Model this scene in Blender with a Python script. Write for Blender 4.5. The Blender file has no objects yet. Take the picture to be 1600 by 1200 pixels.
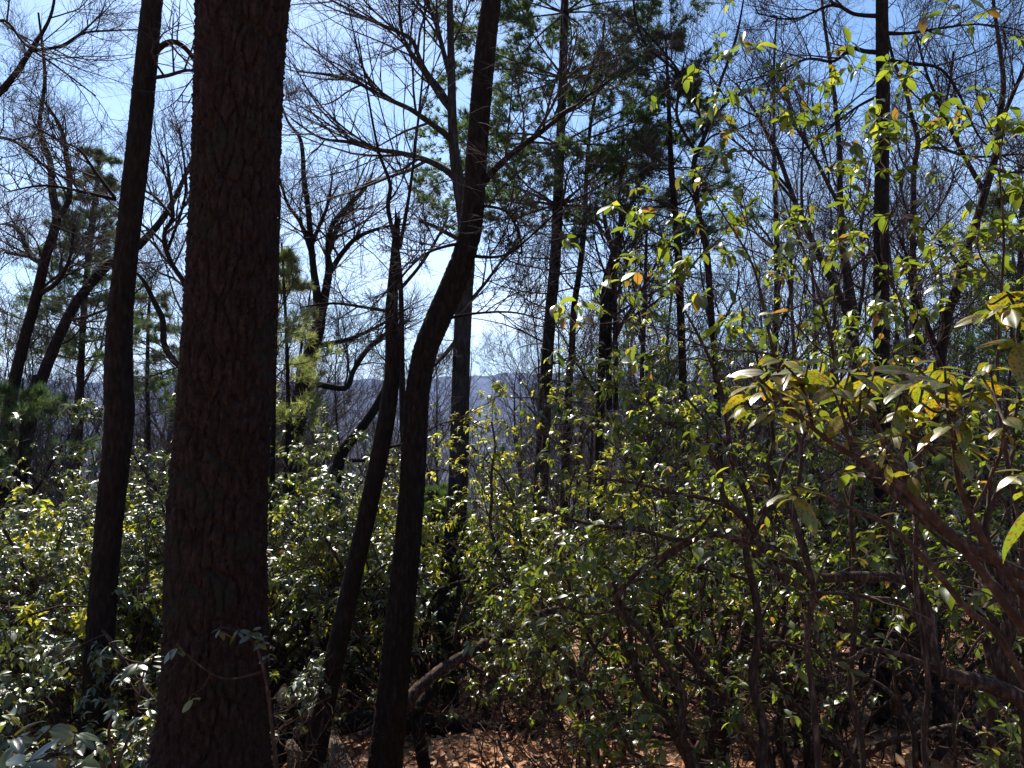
import bpy, math, random
import numpy as np
from mathutils import Matrix, Vector

# ------------------------------------------------------------------ camera, sky, sun, exposure
scene = bpy.context.scene
COL = scene.collection
R = math.radians
PITCH = 3.0
CAM = np.array([0.0, 0.0, 1.6])
FPX = 1209.0                                   # focal length in photograph pixels (1600 wide)

cam_d = bpy.data.cameras.new('camera')
cam_d.sensor_width = 36.0
cam_d.lens = 36.0 * FPX / 1600.0
cam_d.clip_start = 0.05
cam_d.clip_end = 30000
cam_o = bpy.data.objects.new('camera', cam_d)
cam_o.location = CAM
cam_o.rotation_euler = (R(90 + PITCH), 0, 0)
COL.objects.link(cam_o)
scene.camera = cam_o

SUN_EL, SUN_AZ = 48.0, -22.0                   # azimuth measured from +Y (view direction), negative = left
world = bpy.data.worlds.new('World')
scene.world = world
world.use_nodes = True
wn, wl = world.node_tree.nodes, world.node_tree.links
wn.clear()
w_out = wn.new('ShaderNodeOutputWorld')
w_bg = wn.new('ShaderNodeBackground')
w_bg.inputs['Strength'].default_value = 0.06
sky = wn.new('ShaderNodeTexSky')
sky.sky_type = 'NISHITA'
sky.sun_disc = False
sky.sun_elevation = R(SUN_EL)
sky.sun_rotation = R(SUN_AZ)
sky.air_density = 1.0
sky.dust_density = 0.8
sky.ozone_density = 3.0
sky.altitude = 400
wtc = wn.new('ShaderNodeTexCoord')
wsep = wn.new('ShaderNodeSeparateXYZ')
wl.new(wtc.outputs['Generated'], wsep.inputs[0])
wmap = wn.new('ShaderNodeMapping')
wmap.inputs['Scale'].default_value = (1.0, 1.0, 3.2)
wl.new(wtc.outputs['Generated'], wmap.inputs['Vector'])
wno = wn.new('ShaderNodeTexNoise')
wno.inputs['Scale'].default_value = 3.2
wno.inputs['Detail'].default_value = 7.0
wno.inputs['Roughness'].default_value = 0.6
wl.new(wmap.outputs[0], wno.inputs['Vector'])
wr = wn.new('ShaderNodeMapRange')              # ragged cloud bank
wr.inputs['From Min'].default_value = 0.30
wr.inputs['From Max'].default_value = 0.78
wl.new(wno.outputs['Fac'], wr.inputs['Value'])
we = wn.new('ShaderNodeMapRange')              # clouds lie low over the ridge
we.inputs['From Min'].default_value = 0.36
we.inputs['From Max'].default_value = 0.06
wl.new(wsep.outputs['Z'], we.inputs['Value'])
wm = wn.new('ShaderNodeMath'); wm.operation = 'MULTIPLY'
wl.new(wr.outputs[0], wm.inputs[0]); wl.new(we.outputs[0], wm.inputs[1])
wx = wn.new('ShaderNodeMix'); wx.data_type = 'RGBA'
wl.new(wm.outputs[0], wx.inputs['Factor'])
wtint = wn.new('ShaderNodeMix'); wtint.data_type = 'RGBA'; wtint.blend_type = 'MULTIPLY'
wtint.inputs['Factor'].default_value = 1.0
wtint.inputs['B'].default_value = (0.93, 1.04, 1.12, 1)
wl.new(sky.outputs[0], wtint.inputs['A'])
wl.new(wtint.outputs['Result'], wx.inputs['A'])
wx.inputs['B'].default_value = (9.0, 9.6, 10.8, 1)
wl.new(wx.outputs['Result'], w_bg.inputs['Color'])
wl.new(w_bg.outputs[0], w_out.inputs['Surface'])

sun_d = bpy.data.lights.new('sun', 'SUN')
sun_d.energy = 5.0
sun_d.angle = R(0.5)
sun_d.color = (1.0, 0.95, 0.87)
sun_o = bpy.data.objects.new('sun', sun_d)
az, el = R(SUN_AZ), R(SUN_EL)
sdir = Vector((math.sin(az) * math.cos(el), math.cos(az) * math.cos(el), math.sin(el)))
sun_o.rotation_euler = sdir.to_track_quat('Z', 'Y').to_euler()
sun_o.location = (0, 0, 30)
COL.objects.link(sun_o)

scene.view_settings.view_transform = 'Standard'
scene.view_settings.look = 'None'
scene.view_settings.exposure = 1.6
scene.view_settings.gamma = 1.0
scene.view_settings.use_curve_mapping = False
cy = scene.cycles
cy.max_bounces = 6
cy.diffuse_bounces = 3
cy.glossy_bounces = 2
cy.transmission_bounces = 4
cy.volume_bounces = 0
cy.transparent_max_bounces = 4
cy.use_denoising = True

# ------------------------------------------------------------------ helpers
rng = np.random.default_rng(7)
cp, sp = math.cos(R(PITCH)), math.sin(R(PITCH))

def P(px, py, d):
    """point of the place d metres in front of the camera seen at photograph pixel px, py"""
    u = (px - 800.0) / FPX
    v = (600.0 - py) / FPX
    dirn = np.array([u, cp - v * sp, sp + v * cp])
    return CAM + dirn * (d / dirn[1])

def sstep(a, b, x):
    t = np.clip((x - a) / (b - a), 0, 1)
    return t * t * (3 - 2 * t)

def ground(x, y):
    x = np.asarray(x, float); y = np.asarray(y, float)
    z = np.where(y < 0, -0.12 * np.maximum(y, -60), -0.2 * np.minimum(y, 24))
    z = z - 0.22 * (np.clip(y, 24, 400) - 24)
    z = z + 0.055 * np.clip(x, -25, 12)*sstep(0, 3, np.hypot(x, y))
    z = z + 0.05 * np.sin(x * 1.1 + 0.7) * np.cos(y * 0.9) + 0.03 * np.sin(x * 2.7 + y * 1.9)
    prof = 0.93 + 0.06 * np.sin(x / 420.0 + 1.8) + 0.02 * np.sin(x / 150.0 + 2.0) + 0.008 * np.sin(x / 61.0)
    rise = sstep(1100, 3000, y + 120 * np.sin(x / 300.0)) * (1 - 0.3 * sstep(3000, 3700, y))
    z = z + (277 * prof + 10 * np.sin(x / 75.0 + y / 260.0) * np.sin(y / 330.0 + 1) + 4 * np.sin(x / 31.0 - y / 170.0)) * rise
    far = sstep(300, 900, np.abs(x)) * sstep(30, 400, np.hypot(x, y))
    z = z + far * 10 * np.sin(x / 210.0) * np.cos(y / 330.0)
    return z

def prop(o, label=None, cat=None, group=None, kind=None):
    if label: o['label'] = label
    if cat: o['category'] = cat
    if group: o['group'] = group
    if kind: o['kind'] = kind
    return o

def empty(name, loc, label, cat, group=None):
    o = bpy.data.objects.new(name, None)
    o.empty_display_size = 0.2
    o.location = tuple(float(v) for v in loc)
    COL.objects.link(o)
    return prop(o, label, cat, group)

def make_mesh(name, V, quads=None, tris=None, mat=None, smooth=True, tint=None, uv=None):
    me = bpy.data.meshes.new(name)
    V = np.asarray(V, np.float32).reshape(-1, 3)
    q = np.zeros((0, 4), np.int32) if quads is None or len(quads) == 0 else np.asarray(quads, np.int32).reshape(-1, 4)
    t = np.zeros((0, 3), np.int32) if tris is None or len(tris) == 0 else np.asarray(tris, np.int32).reshape(-1, 3)
    me.vertices.add(len(V)); me.vertices.foreach_set('co', V.ravel())
    loops = np.concatenate([q.ravel(), t.ravel()])
    me.loops.add(len(loops)); me.loops.foreach_set('vertex_index', loops)
    tot = np.concatenate([np.full(len(q), 4, np.int32), np.full(len(t), 3, np.int32)])
    st = np.concatenate([[0], np.cumsum(tot)[:-1]]).astype(np.int32) if len(tot) else np.zeros(0, np.int32)
    me.polygons.add(len(tot))
    me.polygons.foreach_set('loop_start', st); me.polygons.foreach_set('loop_total', tot)
    me.polygons.foreach_set('use_smooth', np.full(len(tot), smooth, bool))
    if uv is not None:
        l = me.uv_layers.new(name='UVMap')
        l.data.foreach_set('uv', np.asarray(uv, np.float32)[loops].ravel())
    if tint is not None:
        a = me.attributes.new('tint', 'FLOAT', 'POINT')
        a.data.foreach_set('value', np.asarray(tint, np.float32))
    me.update(calc_edges=True)
    if mat: me.materials.append(mat)
    return me

def link(name, me, parent=None, mat4=None, loc=None):
    o = bpy.data.objects.new(name, me)
    if parent is not None: o.parent = parent
    if mat4 is not None: o.matrix_basis = mat4
    if loc is not None: o.location = tuple(float(v) for v in loc)
    COL.objects.link(o)
    return o

def nrm(a):
    return a / np.maximum(np.linalg.norm(a, axis=-1, keepdims=True), 1e-9)

# ------------------------------------------------------------------ materials
def new_mat(name):
    m = bpy.data.materials.new(name); m.use_nodes = True
    n, l = m.node_tree.nodes, m.node_tree.links
    n.clear()
    out = n.new('ShaderNodeOutputMaterial')
    b = n.new('ShaderNodeBsdfPrincipled')
    l.new(b.outputs[0], out.inputs['Surface'])
    return m, n, l, out, b

def ramp(n, stops):
    r = n.new('ShaderNodeValToRGB')
    e = r.color_ramp.elements
    while len(e) < len(stops): e.new(0.5)
    for i, (p, c) in enumerate(stops):
        e[i].position = p; e[i].color = (*c, 1)
    return r

def bark_mat(name, c0, c1, c2, scale=6.0, zs=0.25, bump=0.4, dist=0.02, lichen=None):
    m, n, l, out, b = new_mat(name)
    tc = n.new('ShaderNodeTexCoord'); mp = n.new('ShaderNodeMapping')
    mp.inputs['Scale'].default_value = (1, 1, zs)
    l.new(tc.outputs['Object'], mp.inputs['Vector'])
    no = n.new('ShaderNodeTexNoise'); no.inputs['Scale'].default_value = scale * 4
    no.inputs['Detail'].default_value = 6; no.inputs['Roughness'].default_value = 0.65
    l.new(mp.outputs[0], no.inputs['Vector'])
    rp = ramp(n, [(0.3, c0), (0.52, c1), (0.75, c2)])
    l.new(no.outputs['Fac'], rp.inputs[0])
    col = rp.outputs[0]
    if lichen:
        n2 = n.new('ShaderNodeTexNoise'); n2.inputs['Scale'].default_value = 3.0; n2.inputs['Detail'].default_value = 8
        n2.inputs['Roughness'].default_value = 0.7
        l.new(tc.outputs['Object'], n2.inputs['Vector'])
        r2 = ramp(n, [(0.52, (0, 0, 0)), (0.66, (1, 1, 1))])
        l.new(n2.outputs['Fac'], r2.inputs[0])
        mx = n.new('ShaderNodeMix'); mx.data_type = 'RGBA'
        l.new(r2.outputs[0], mx.inputs['Factor']); l.new(col, mx.inputs['A'])
        mx.inputs['B'].default_value = (*lichen, 1)
        col = mx.outputs['Result']
    l.new(col, b.inputs['Base Color'])
    b.inputs['Roughness'].default_value = 0.88
    b.inputs['Specular IOR Level'].default_value = 0.07
    bp = n.new('ShaderNodeBump'); bp.inputs['Strength'].default_value = bump; bp.inputs['Distance'].default_value = dist
    l.new(no.outputs['Fac'], bp.inputs['Height']); l.new(bp.outputs[0], b.inputs['Normal'])
    return m

M_oak = bark_mat('oak_bark', (0.007, 0.0042, 0.0036), (0.021, 0.0125, 0.0105), (0.045, 0.028, 0.023), 9, 0.35, 0.6, 0.012, (0.016, 0.018, 0.012))
M_dark = bark_mat('dark_bark', (0.006, 0.0045, 0.0035), (0.015, 0.0105, 0.008), (0.034, 0.025, 0.02), 9, 0.3, 0.7, 0.012)
M_twig = bark_mat('twig_bark', (0.02, 0.014, 0.014), (0.04, 0.03, 0.03), (0.075, 0.058, 0.056), 3, 0.5, 0.1)
M_grey = bark_mat('grey_bark', (0.012, 0.010, 0.009), (0.026, 0.022, 0.02), (0.055, 0.048, 0.044), 5, 0.3, 0.3)
M_laurel = bark_mat('laurel_bark', (0.014, 0.009, 0.007), (0.042, 0.026, 0.02), (0.16, 0.11, 0.088), 12, 0.3, 0.6, 0.01)
M_lstem = bark_mat('laurel_twig_bark', (0.02, 0.012, 0.009), (0.045, 0.027, 0.02), (0.12, 0.085, 0.064), 12, 0.5, 0.2, 0.004)
M_dead = bark_mat('weathered_wood', (0.03, 0.019, 0.013), (0.12, 0.08, 0.058), (0.30, 0.22, 0.17), 9, 0.3, 0.8, 0.02)

def leaf_mat(name, cols, spots=0.0, trans=0.42, rough=0.3, tcols=None, sheen=0.5):
    m, n, l, out, b = new_mat(name)
    at = n.new('ShaderNodeAttribute'); at.attribute_name = 'tint'
    oi = n.new('ShaderNodeObjectInfo')
    ad = n.new('ShaderNodeMath'); ad.operation = 'ADD'
    l.new(at.outputs['Fac'], ad.inputs[0]); l.new(oi.outputs['Random'], ad.inputs[1])
    fr = n.new('ShaderNodeMath'); fr.operation = 'FRACT'; l.new(ad.outputs[0], fr.inputs[0])
    k = len(cols)
    r1 = ramp(n, [(i / (k - 1), c) for i, c in enumerate(cols)]); l.new(fr.outputs[0], r1.inputs[0])
    tcols = tcols or [tuple(min(1, v * 2.2) for v in c) for c in cols]
    r2 = ramp(n, [(i / (k - 1), c) for i, c in enumerate(tcols)]); l.new(fr.outputs[0], r2.inputs[0])
    uv = n.new('ShaderNodeUVMap'); sx = n.new('ShaderNodeSeparateXYZ'); l.new(uv.outputs[0], sx.inputs[0])
    # pale midrib: |v - .5| small
    s1 = n.new('ShaderNodeMath'); s1.operation = 'SUBTRACT'; l.new(sx.outputs['Y'], s1.inputs[0]); s1.inputs[1].default_value = 0.5
    s2 = n.new('ShaderNodeMath'); s2.operation = 'ABSOLUTE'; l.new(s1.outputs[0], s2.inputs[0])
    mr = n.new('ShaderNodeMapRange'); mr.inputs['From Min'].default_value = 0.045; mr.inputs['From Max'].default_value = 0.015
    l.new(s2.outputs[0], mr.inputs['Value'])
    rib = n.new('ShaderNodeMath'); rib.operation = 'MULTIPLY'; l.new(mr.outputs[0], rib.inputs[0]); rib.inputs[1].default_value = 0.5
    c1, c2 = r1.outputs[0], r2.outputs[0]
    def mix(a, bcol, fac):
        x = n.new('ShaderNodeMix'); x.data_type = 'RGBA'
        l.new(fac, x.inputs['Factor']); l.new(a, x.inputs['A']); x.inputs['B'].default_value = (*bcol, 1)
        return x.outputs['Result']
    c1 = mix(c1, (0.16, 0.2, 0.06), rib.outputs[0])
    # blotchy variation
    tc = n.new('ShaderNodeTexCoord')
    no = n.new('ShaderNodeTexNoise'); no.inputs['Scale'].default_value = 40; no.inputs['Detail'].default_value = 3
    l.new(tc.outputs['Object'], no.inputs['Vector'])
    if spots > 0:
        vec = n.new('ShaderNodeVectorMath'); vec.operation = 'ADD'
        sc = n.new('ShaderNodeVectorMath'); sc.operation = 'SCALE'
        l.new(oi.outputs['Random'], sc.inputs['Scale']); sc.inputs[0].default_value = (7, 13, 5)
        l.new(tc.outputs['Object'], vec.inputs[0]); l.new(sc.outputs[0], vec.inputs[1])
        n3 = n.new('ShaderNodeTexNoise'); n3.inputs['Scale'].default_value = 2.6; n3.inputs['Detail'].default_value = 2
        l.new(vec.outputs[0], n3.inputs['Vector'])
        n4 = n.new('ShaderNodeTexNoise'); n4.inputs['Scale'].default_value = 17; n4.inputs['Detail'].default_value = 2
        l.new(vec.outputs[0], n4.inputs['Vector'])
        ra = ramp(n, [(0.48, (0, 0, 0)), (0.66, (1, 1, 1))]); l.new(n3.outputs['Fac'], ra.inputs[0])
        mo = n.new('ShaderNodeMath'); mo.operation = 'MULTIPLY'; l.new(ra.outputs[0], mo.inputs[0]); mo.inputs[1].default_value = spots
        c1 = mix(c1, (0.32, 0.12, 0.01), mo.outputs[0]); c2 = mix(c2, (0.85, 0.30, 0.01), mo.outputs[0])
        rb = ramp(n, [(0.56 - 0.03 * spots, (0, 0, 0)), (0.59, (1, 1, 1))]); l.new(n4.outputs['Fac'], rb.inputs[0])
        mu = n.new('ShaderNodeMath'); mu.operation = 'MULTIPLY'; l.new(rb.outputs[0], mu.inputs[0])
        l.new(ra.outputs[0], mu.inputs[1])
        mu2 = n.new('ShaderNodeMath'); mu2.operation = 'MULTIPLY'; mu2.inputs[1].default_value = 0.85
        l.new(rb.outputs[0], mu2.inputs[0])
        c1 = mix(c1, (0.07, 0.012, 0.004), mu2.outputs[0]); c2 = mix(c2, (0.20, 0.012, 0.002), mu2.outputs[0])
    l.new(c1, b.inputs['Base Color'])
    m7 = n.new('ShaderNodeMath'); m7.operation = 'MULTIPLY'; m7.inputs[1].default_value = 7.31; l.new(fr.outputs[0], m7.inputs[0])
    f7 = n.new('ShaderNodeMath'); f7.operation = 'FRACT'; l.new(m7.outputs[0], f7.inputs[0])
    a7 = n.new('ShaderNodeMath'); a7.operation = 'MULTIPLY_ADD'; a7.inputs[1].default_value = 0.26; a7.inputs[2].default_value = rough - 0.08
    l.new(f7.outputs[0], a7.inputs[0]); l.new(a7.outputs[0], b.inputs['Roughness'])
    b.inputs['Specular IOR Level'].default_value = sheen
    bp = n.new('ShaderNodeBump'); bp.inputs['Strength'].default_value = 0.08; bp.inputs['Distance'].default_value = 0.002
    l.new(no.outputs['Fac'], bp.inputs['Height']); l.new(bp.outputs[0], b.inputs['Normal'])
    tr = n.new('ShaderNodeBsdfTranslucent'); l.new(c2, tr.inputs['Color'])
    mx = n.new('ShaderNodeMixShader'); mx.inputs[0].default_value = trans
    l.new(b.outputs[0], mx.inputs[1]); l.new(tr.outputs[0], mx.inputs[2])
    l.new(mx.outputs[0], out.inputs['Surface'])
    return m

G1, G2, G3 = (0.026, 0.036, 0.009), (0.045, 0.06, 0.012), (0.11, 0.115, 0.018)
T1, T2, T3 = (0.12, 0.17, 0.012), (0.25, 0.32, 0.02), (0.48, 0.46, 0.03)
GB, TB = (0.13, 0.07, 0.02), (0.42, 0.2, 0.03)
M_leaf = leaf_mat('laurel_leaf', [G1, G2, G1, G2, G1, G2, G3, G2, G1, G2, G1, G2, G1, GB, G1, G2, G1], tcols=[T1, T2, T1, T2, T1, T2, T3, T2, T1, T2, T1, T2, T1, TB, T1, T2, T1], trans=0.4)
M_leafdark = leaf_mat('laurel_leaf_glossy', [G1, G2, G1, G1, G3, G1, G2, G1], tcols=[T1, T1, T2, T1, T3, T1, T2, T1], trans=0.18, rough=0.36, sheen=1.0)
M_leafyel = leaf_mat('laurel_leaf_yellowish', [(0.10, 0.12, 0.02), (0.16, 0.15, 0.02), (0.07, 0.10, 0.02)], tcols=[(0.42, 0.45, 0.03), (0.62, 0.52, 0.04), (0.3, 0.42, 0.03)], trans=0.45)
M_leafspot = leaf_mat('laurel_leaf_spotted', [G2, (0.09, 0.12, 0.02), (0.12, 0.13, 0.02)], spots=0.32, tcols=[(0.12, 0.21, 0.01), (0.19, 0.27, 0.012), (0.30, 0.31, 0.014)], trans=0.4)
M_needle = leaf_mat('pine_needles', [(0.022, 0.045, 0.02), (0.04, 0.07, 0.024), (0.06, 0.085, 0.03)], tcols=[(0.06, 0.12, 0.03), (0.10, 0.17, 0.04), (0.16, 0.2, 0.05)], trans=0.3, rough=0.6, sheen=0.15)
M_needlel = leaf_mat('pale_needles', [(0.07, 0.10, 0.035), (0.11, 0.14, 0.045), (0.15, 0.16, 0.06)], tcols=[(0.22, 0.30, 0.07), (0.34, 0.38, 0.09), (0.4, 0.4, 0.12)], trans=0.4, rough=0.6, sheen=0.15)
M_litter = leaf_mat('dead_leaf', [(0.22, 0.08, 0.03), (0.48, 0.22, 0.10), (0.33, 0.13, 0.055), (0.58, 0.33, 0.18), (0.12, 0.045, 0.02)], tcols=[(0.3, 0.12, 0.04)] * 5, trans=0.12, rough=0.6, sheen=0.3)

# ground
def ground_mat():
    m, n, l, out, b = new_mat('forest_floor')
    tc = n.new('ShaderNodeTexCoord')
    v = n.new('ShaderNodeTexVoronoi'); v.inputs['Scale'].default_value = 13
    l.new(tc.outputs['Object'], v.inputs['Vector'])
    no = n.new('ShaderNodeTexNoise'); no.inputs['Scale'].default_value = 2.2; no.inputs['Detail'].default_value = 9
    no.inputs['Roughness'].default_value = 0.7
    l.new(tc.outputs['Object'], no.inputs['Vector'])
    r = ramp(n, [(0.0, (0.06, 0.03, 0.018)), (0.35, (0.22, 0.11, 0.06)), (0.7, (0.33, 0.19, 0.115)), (1.0, (0.14, 0.07, 0.04))])
    sp_ = n.new('ShaderNodeSeparateColor'); l.new(v.outputs['Color'], sp_.inputs[0])
    l.new(sp_.outputs[0], r.inputs[0])
    mx = n.new('ShaderNodeMix'); mx.data_type = 'RGBA'; mx.blend_type = 'MULTIPLY'; mx.inputs['Factor'].default_value = 0.6
    r2 = ramp(n, [(0.35, (0.35, 0.3, 0.28)), (0.65, (1, 1, 1))]); l.new(no.outputs['Fac'], r2.inputs[0])
    l.new(r.outputs[0], mx.inputs['A']); l.new(r2.outputs[0], mx.inputs['B'])
    # far wooded slopes: grey brown leafless woods
    ge = n.new('ShaderNodeNewGeometry'); sy = n.new('ShaderNodeSeparateXYZ'); l.new(ge.outputs['Position'], sy.inputs[0])
    mr = n.new('ShaderNodeMapRange'); mr.inputs['From Min'].default_value = 40; mr.inputs['From Max'].default_value = 160
    l.new(sy.outputs['Y'], mr.inputs['Value'])
    n5 = n.new('ShaderNodeTexNoise'); n5.inputs['Scale'].default_value = 0.03; n5.inputs['Detail'].default_value = 12; n5.inputs['Roughness'].default_value = 0.75
    l.new(tc.outputs['Object'], n5.inputs['Vector'])
    r5 = ramp(n, [(0.35, (0.02, 0.021, 0.017)), (0.55, (0.045, 0.038, 0.032)), (0.7, (0.085, 0.068, 0.055))]); l.new(n5.outputs['Fac'], r5.inputs[0])
    mf = n.new('ShaderNodeMix'); mf.data_type = 'RGBA'
    l.new(mr.outputs[0], mf.inputs['Factor']); l.new(mx.outputs['Result'], mf.inputs['A']); l.new(r5.outputs[0], mf.inputs['B'])
    l.new(mf.outputs['Result'], b.inputs['Base Color'])
    b.inputs['Roughness'].default_value = 0.95
    b.inputs['Specular IOR Level'].default_value = 0.1
    bp = n.new('ShaderNodeBump'); bp.inputs['Strength'].default_value = 0.8; bp.inputs['Distance'].default_value = 0.03
    l.new(v.outputs['Distance'], bp.inputs['Height']); l.new(bp.outputs[0], b.inputs['Normal'])
    return m
M_ground = ground_mat()

# ------------------------------------------------------------------ terrain
def terrain():
    nx, ny = 300, 400
    u = np.linspace(-1, 1, nx)
    xs = np.sign(u) * (np.abs(u) * 22 + (np.abs(u) ** 6) * 3600)
    v = np.linspace(0, 1, ny)
    ys = -40 + v * 110 + (v ** 7) * 4400
    X, Y = np.meshgrid(xs, ys)
    Z = ground(X, Y)
    near = np.exp(-(np.hypot(X, Y - 8) / 18) ** 2)
    Z += near * 0.018 * rng.standard_normal(Z.shape)
    farm = sstep(400, 900, Y)
    Z += farm * 4 * np.sin(X / 17.0 + 2 * np.sin(Y / 60.0)) * np.sin(Y / 41.0 + np.sin(X / 33.0))
    V = np.stack([X, Y, Z], -1).reshape(-1, 3)
    i = np.arange(ny - 1)[:, None] * nx + np.arange(nx - 1)[None]
    Q = np.stack([i, i + 1, i + nx + 1, i + nx], -1).reshape(-1, 4)
    o = link('ground', make_mesh('ground', V, quads=Q, mat=M_ground))
    prop(o, kind='structure')
terrain()

# ------------------------------------------------------------------ tubes and branching
def tubes(pts, rad, K, cap=False):
    """pts (N,P,3), rad (N,P) -> verts, quads"""
    N, Pn, _ = pts.shape
    T = np.empty_like(pts)
    T[:, 1:-1] = pts[:, 2:] - pts[:, :-2]; T[:, 0] = pts[:, 1] - pts[:, 0]; T[:, -1] = pts[:, -1] - pts[:, -2]
    T = nrm(T)
    main = nrm(pts[:, -1] - pts[:, 0])
    ref = np.where(np.abs(main[:, 2:3]) < 0.8, np.array([[0, 0, 1.0]]), np.array([[1.0, 0, 0]]))
    ref = np.repeat(ref[:, None, :], Pn, 1)
    U = nrm(ref - (ref * T).sum(-1, keepdims=True) * T + 1e-6)
    W = np.cross(T, U)
    a = np.arange(K) * 2 * np.pi / K
    V = pts[:, :, None, :] + rad[:, :, None, None] * (np.cos(a)[None, None, :, None] * U[:, :, None, :] + np.sin(a)[None, None, :, None] * W[:, :, None, :])
    base = (np.arange(N)[:, None, None] * Pn + np.arange(Pn - 1)[None, :, None]) * K
    k = np.arange(K)[None, None, :]; k2 = (k + 1) % K
    Q = np.stack([base + k, base + k2, base + K + k2, base + K + k], -1).reshape(-1, 4)
    return V.reshape(-1, 3), Q

def grow(S, D, L, R0, Pn, wander, up=0.0, rend=0.25, rg=None, droop=None):
    N = len(S)
    pts = np.empty((N, Pn, 3)); pts[:, 0] = S
    D = nrm(D); step = (L / (Pn - 1))[:, None]
    drift = rg.standard_normal((N, 3)) * wander
    for i in range(1, Pn):
        drift = 0.35 * drift + rg.standard_normal((N, 3)) * wander
        D = nrm(D + drift + np.array([0, 0, up]))
        pts[:, i] = pts[:, i - 1] + D * step
    t = np.linspace(0, 1, Pn)[None]
    rad = R0[:, None] * (1 - t * (1 - rend))
    return pts, rad

def spawn(pts, rad, L, n, t0, t1, a0, a1, lr0, lr1, rr, rg, up=0.0, minr=0.003, flat=None):
    N, Pn, _ = pts.shape
    t = t0 + (t1 - t0) * (np.arange(n)[None] + rg.random((N, n))) / n
    f = t * (Pn - 1); i = np.clip(f.astype(int), 0, Pn - 2); w = (f - i)[..., None]
    idx = np.arange(N)[:, None]
    S = pts[idx, i] * (1 - w) + pts[idx, i + 1] * w
    T = nrm(pts[idx, i + 1] - pts[idx, i])
    rr_ = rad[idx, i] * (1 - w[..., 0]) + rad[idx, i + 1] * w[..., 0]
    rv = rg.standard_normal((N, n, 3))
    if flat is not None: rv[..., 2] *= flat
    perp = nrm(rv - (rv * T).sum(-1, keepdims=True) * T)
    ang = a0 + (a1 - a0) * rg.random((N, n, 1))
    D = np.cos(ang) * T + np.sin(ang) * perp
    D[..., 2] += up
    Lc = L[:, None] * (lr0 + (lr1 - lr0) * rg.random((N, n))) * (1.15 - 0.55 * (t - t0) / max(t1 - t0, 1e-6))
    Rc = np.maximum(np.minimum(rr_ * rr, Lc.reshape(rr_.shape) * 0.014 + 0.001), minr)
    return S.reshape(-1, 3), D.reshape(-1, 3), Lc.ravel(), Rc.ravel()

def smooth_poly(A, Pn):
    """Catmull-Rom resample of an (n,k) polyline"""
    A = np.asarray(A, float)
    n = len(A)
    if n == 2: A = np.array([A[0], A.mean(0), A[1]]); n = 3
    d = np.concatenate([[0], np.cumsum(np.linalg.norm(np.diff(A[:, :3], axis=0), axis=1))])
    s = np.linspace(0, d[-1], Pn)
    i = np.clip(np.searchsorted(d, s, side='right') - 1, 0, n - 2)
    u = ((s - d[i]) / np.maximum(d[i + 1] - d[i], 1e-9))[:, None]
    p0 = A[np.maximum(i - 1, 0)]; p1 = A[i]; p2 = A[i + 1]; p3 = A[np.minimum(i + 2, n - 1)]
    return 0.5 * ((2 * p1) + (-p0 + p2) * u + (2 * p0 - 5 * p1 + 4 * p2 - p3) * u ** 2 + (-p0 + 3 * p1 - 3 * p2 + p3) * u ** 3)

def furrow(u, z, cw, ch, seed):
    """bark plates: distance to cell edges of a stretched cellular pattern (0 = furrow, 1 = plate)"""
    def h(a, b, k):
        v = np.sin(a * 127.1 + b * 311.7 + k * 74.7 + seed * 13.3) * 43758.5453
        return v - np.floor(v)
    u = u + 0.22 * cw * np.sin(z / ch * 2.3 + np.sin(u / cw * 0.9 + seed) * 2) + 0.14 * cw * np.sin(z / ch * 6.1 + u / cw * 1.7)
    U = u / cw
    ci = np.floor(U)
    Z = z / ch
    f1 = np.full(U.shape, 9.0); f2 = np.full(U.shape, 9.0)
    for di in (-1, 0, 1):
        a = ci + di
        sh = h(a, 5.0, 4) * 3.0                     # every column of plates is shifted on its own
        st = 0.7 + 0.7 * h(a, 9.0, 6)
        cj = np.floor(Z * st + sh)
        for dj in (-1, 0, 1):
            b = cj + dj
            d = np.hypot(U - (a + 0.2 + 0.6 * h(a, b, 1)), (Z * st + sh) - (b + 0.1 + 0.8 * h(a, b, 2)))
            nf1 = np.minimum(f1, d); f2 = np.minimum(np.maximum(f1, d), f2); f1 = nf1
    return sstep(0.0, 0.22, f2 - f1) * (0.85 + 0.15 * np.sin(z * 160 + u * 90 + seed))

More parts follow.
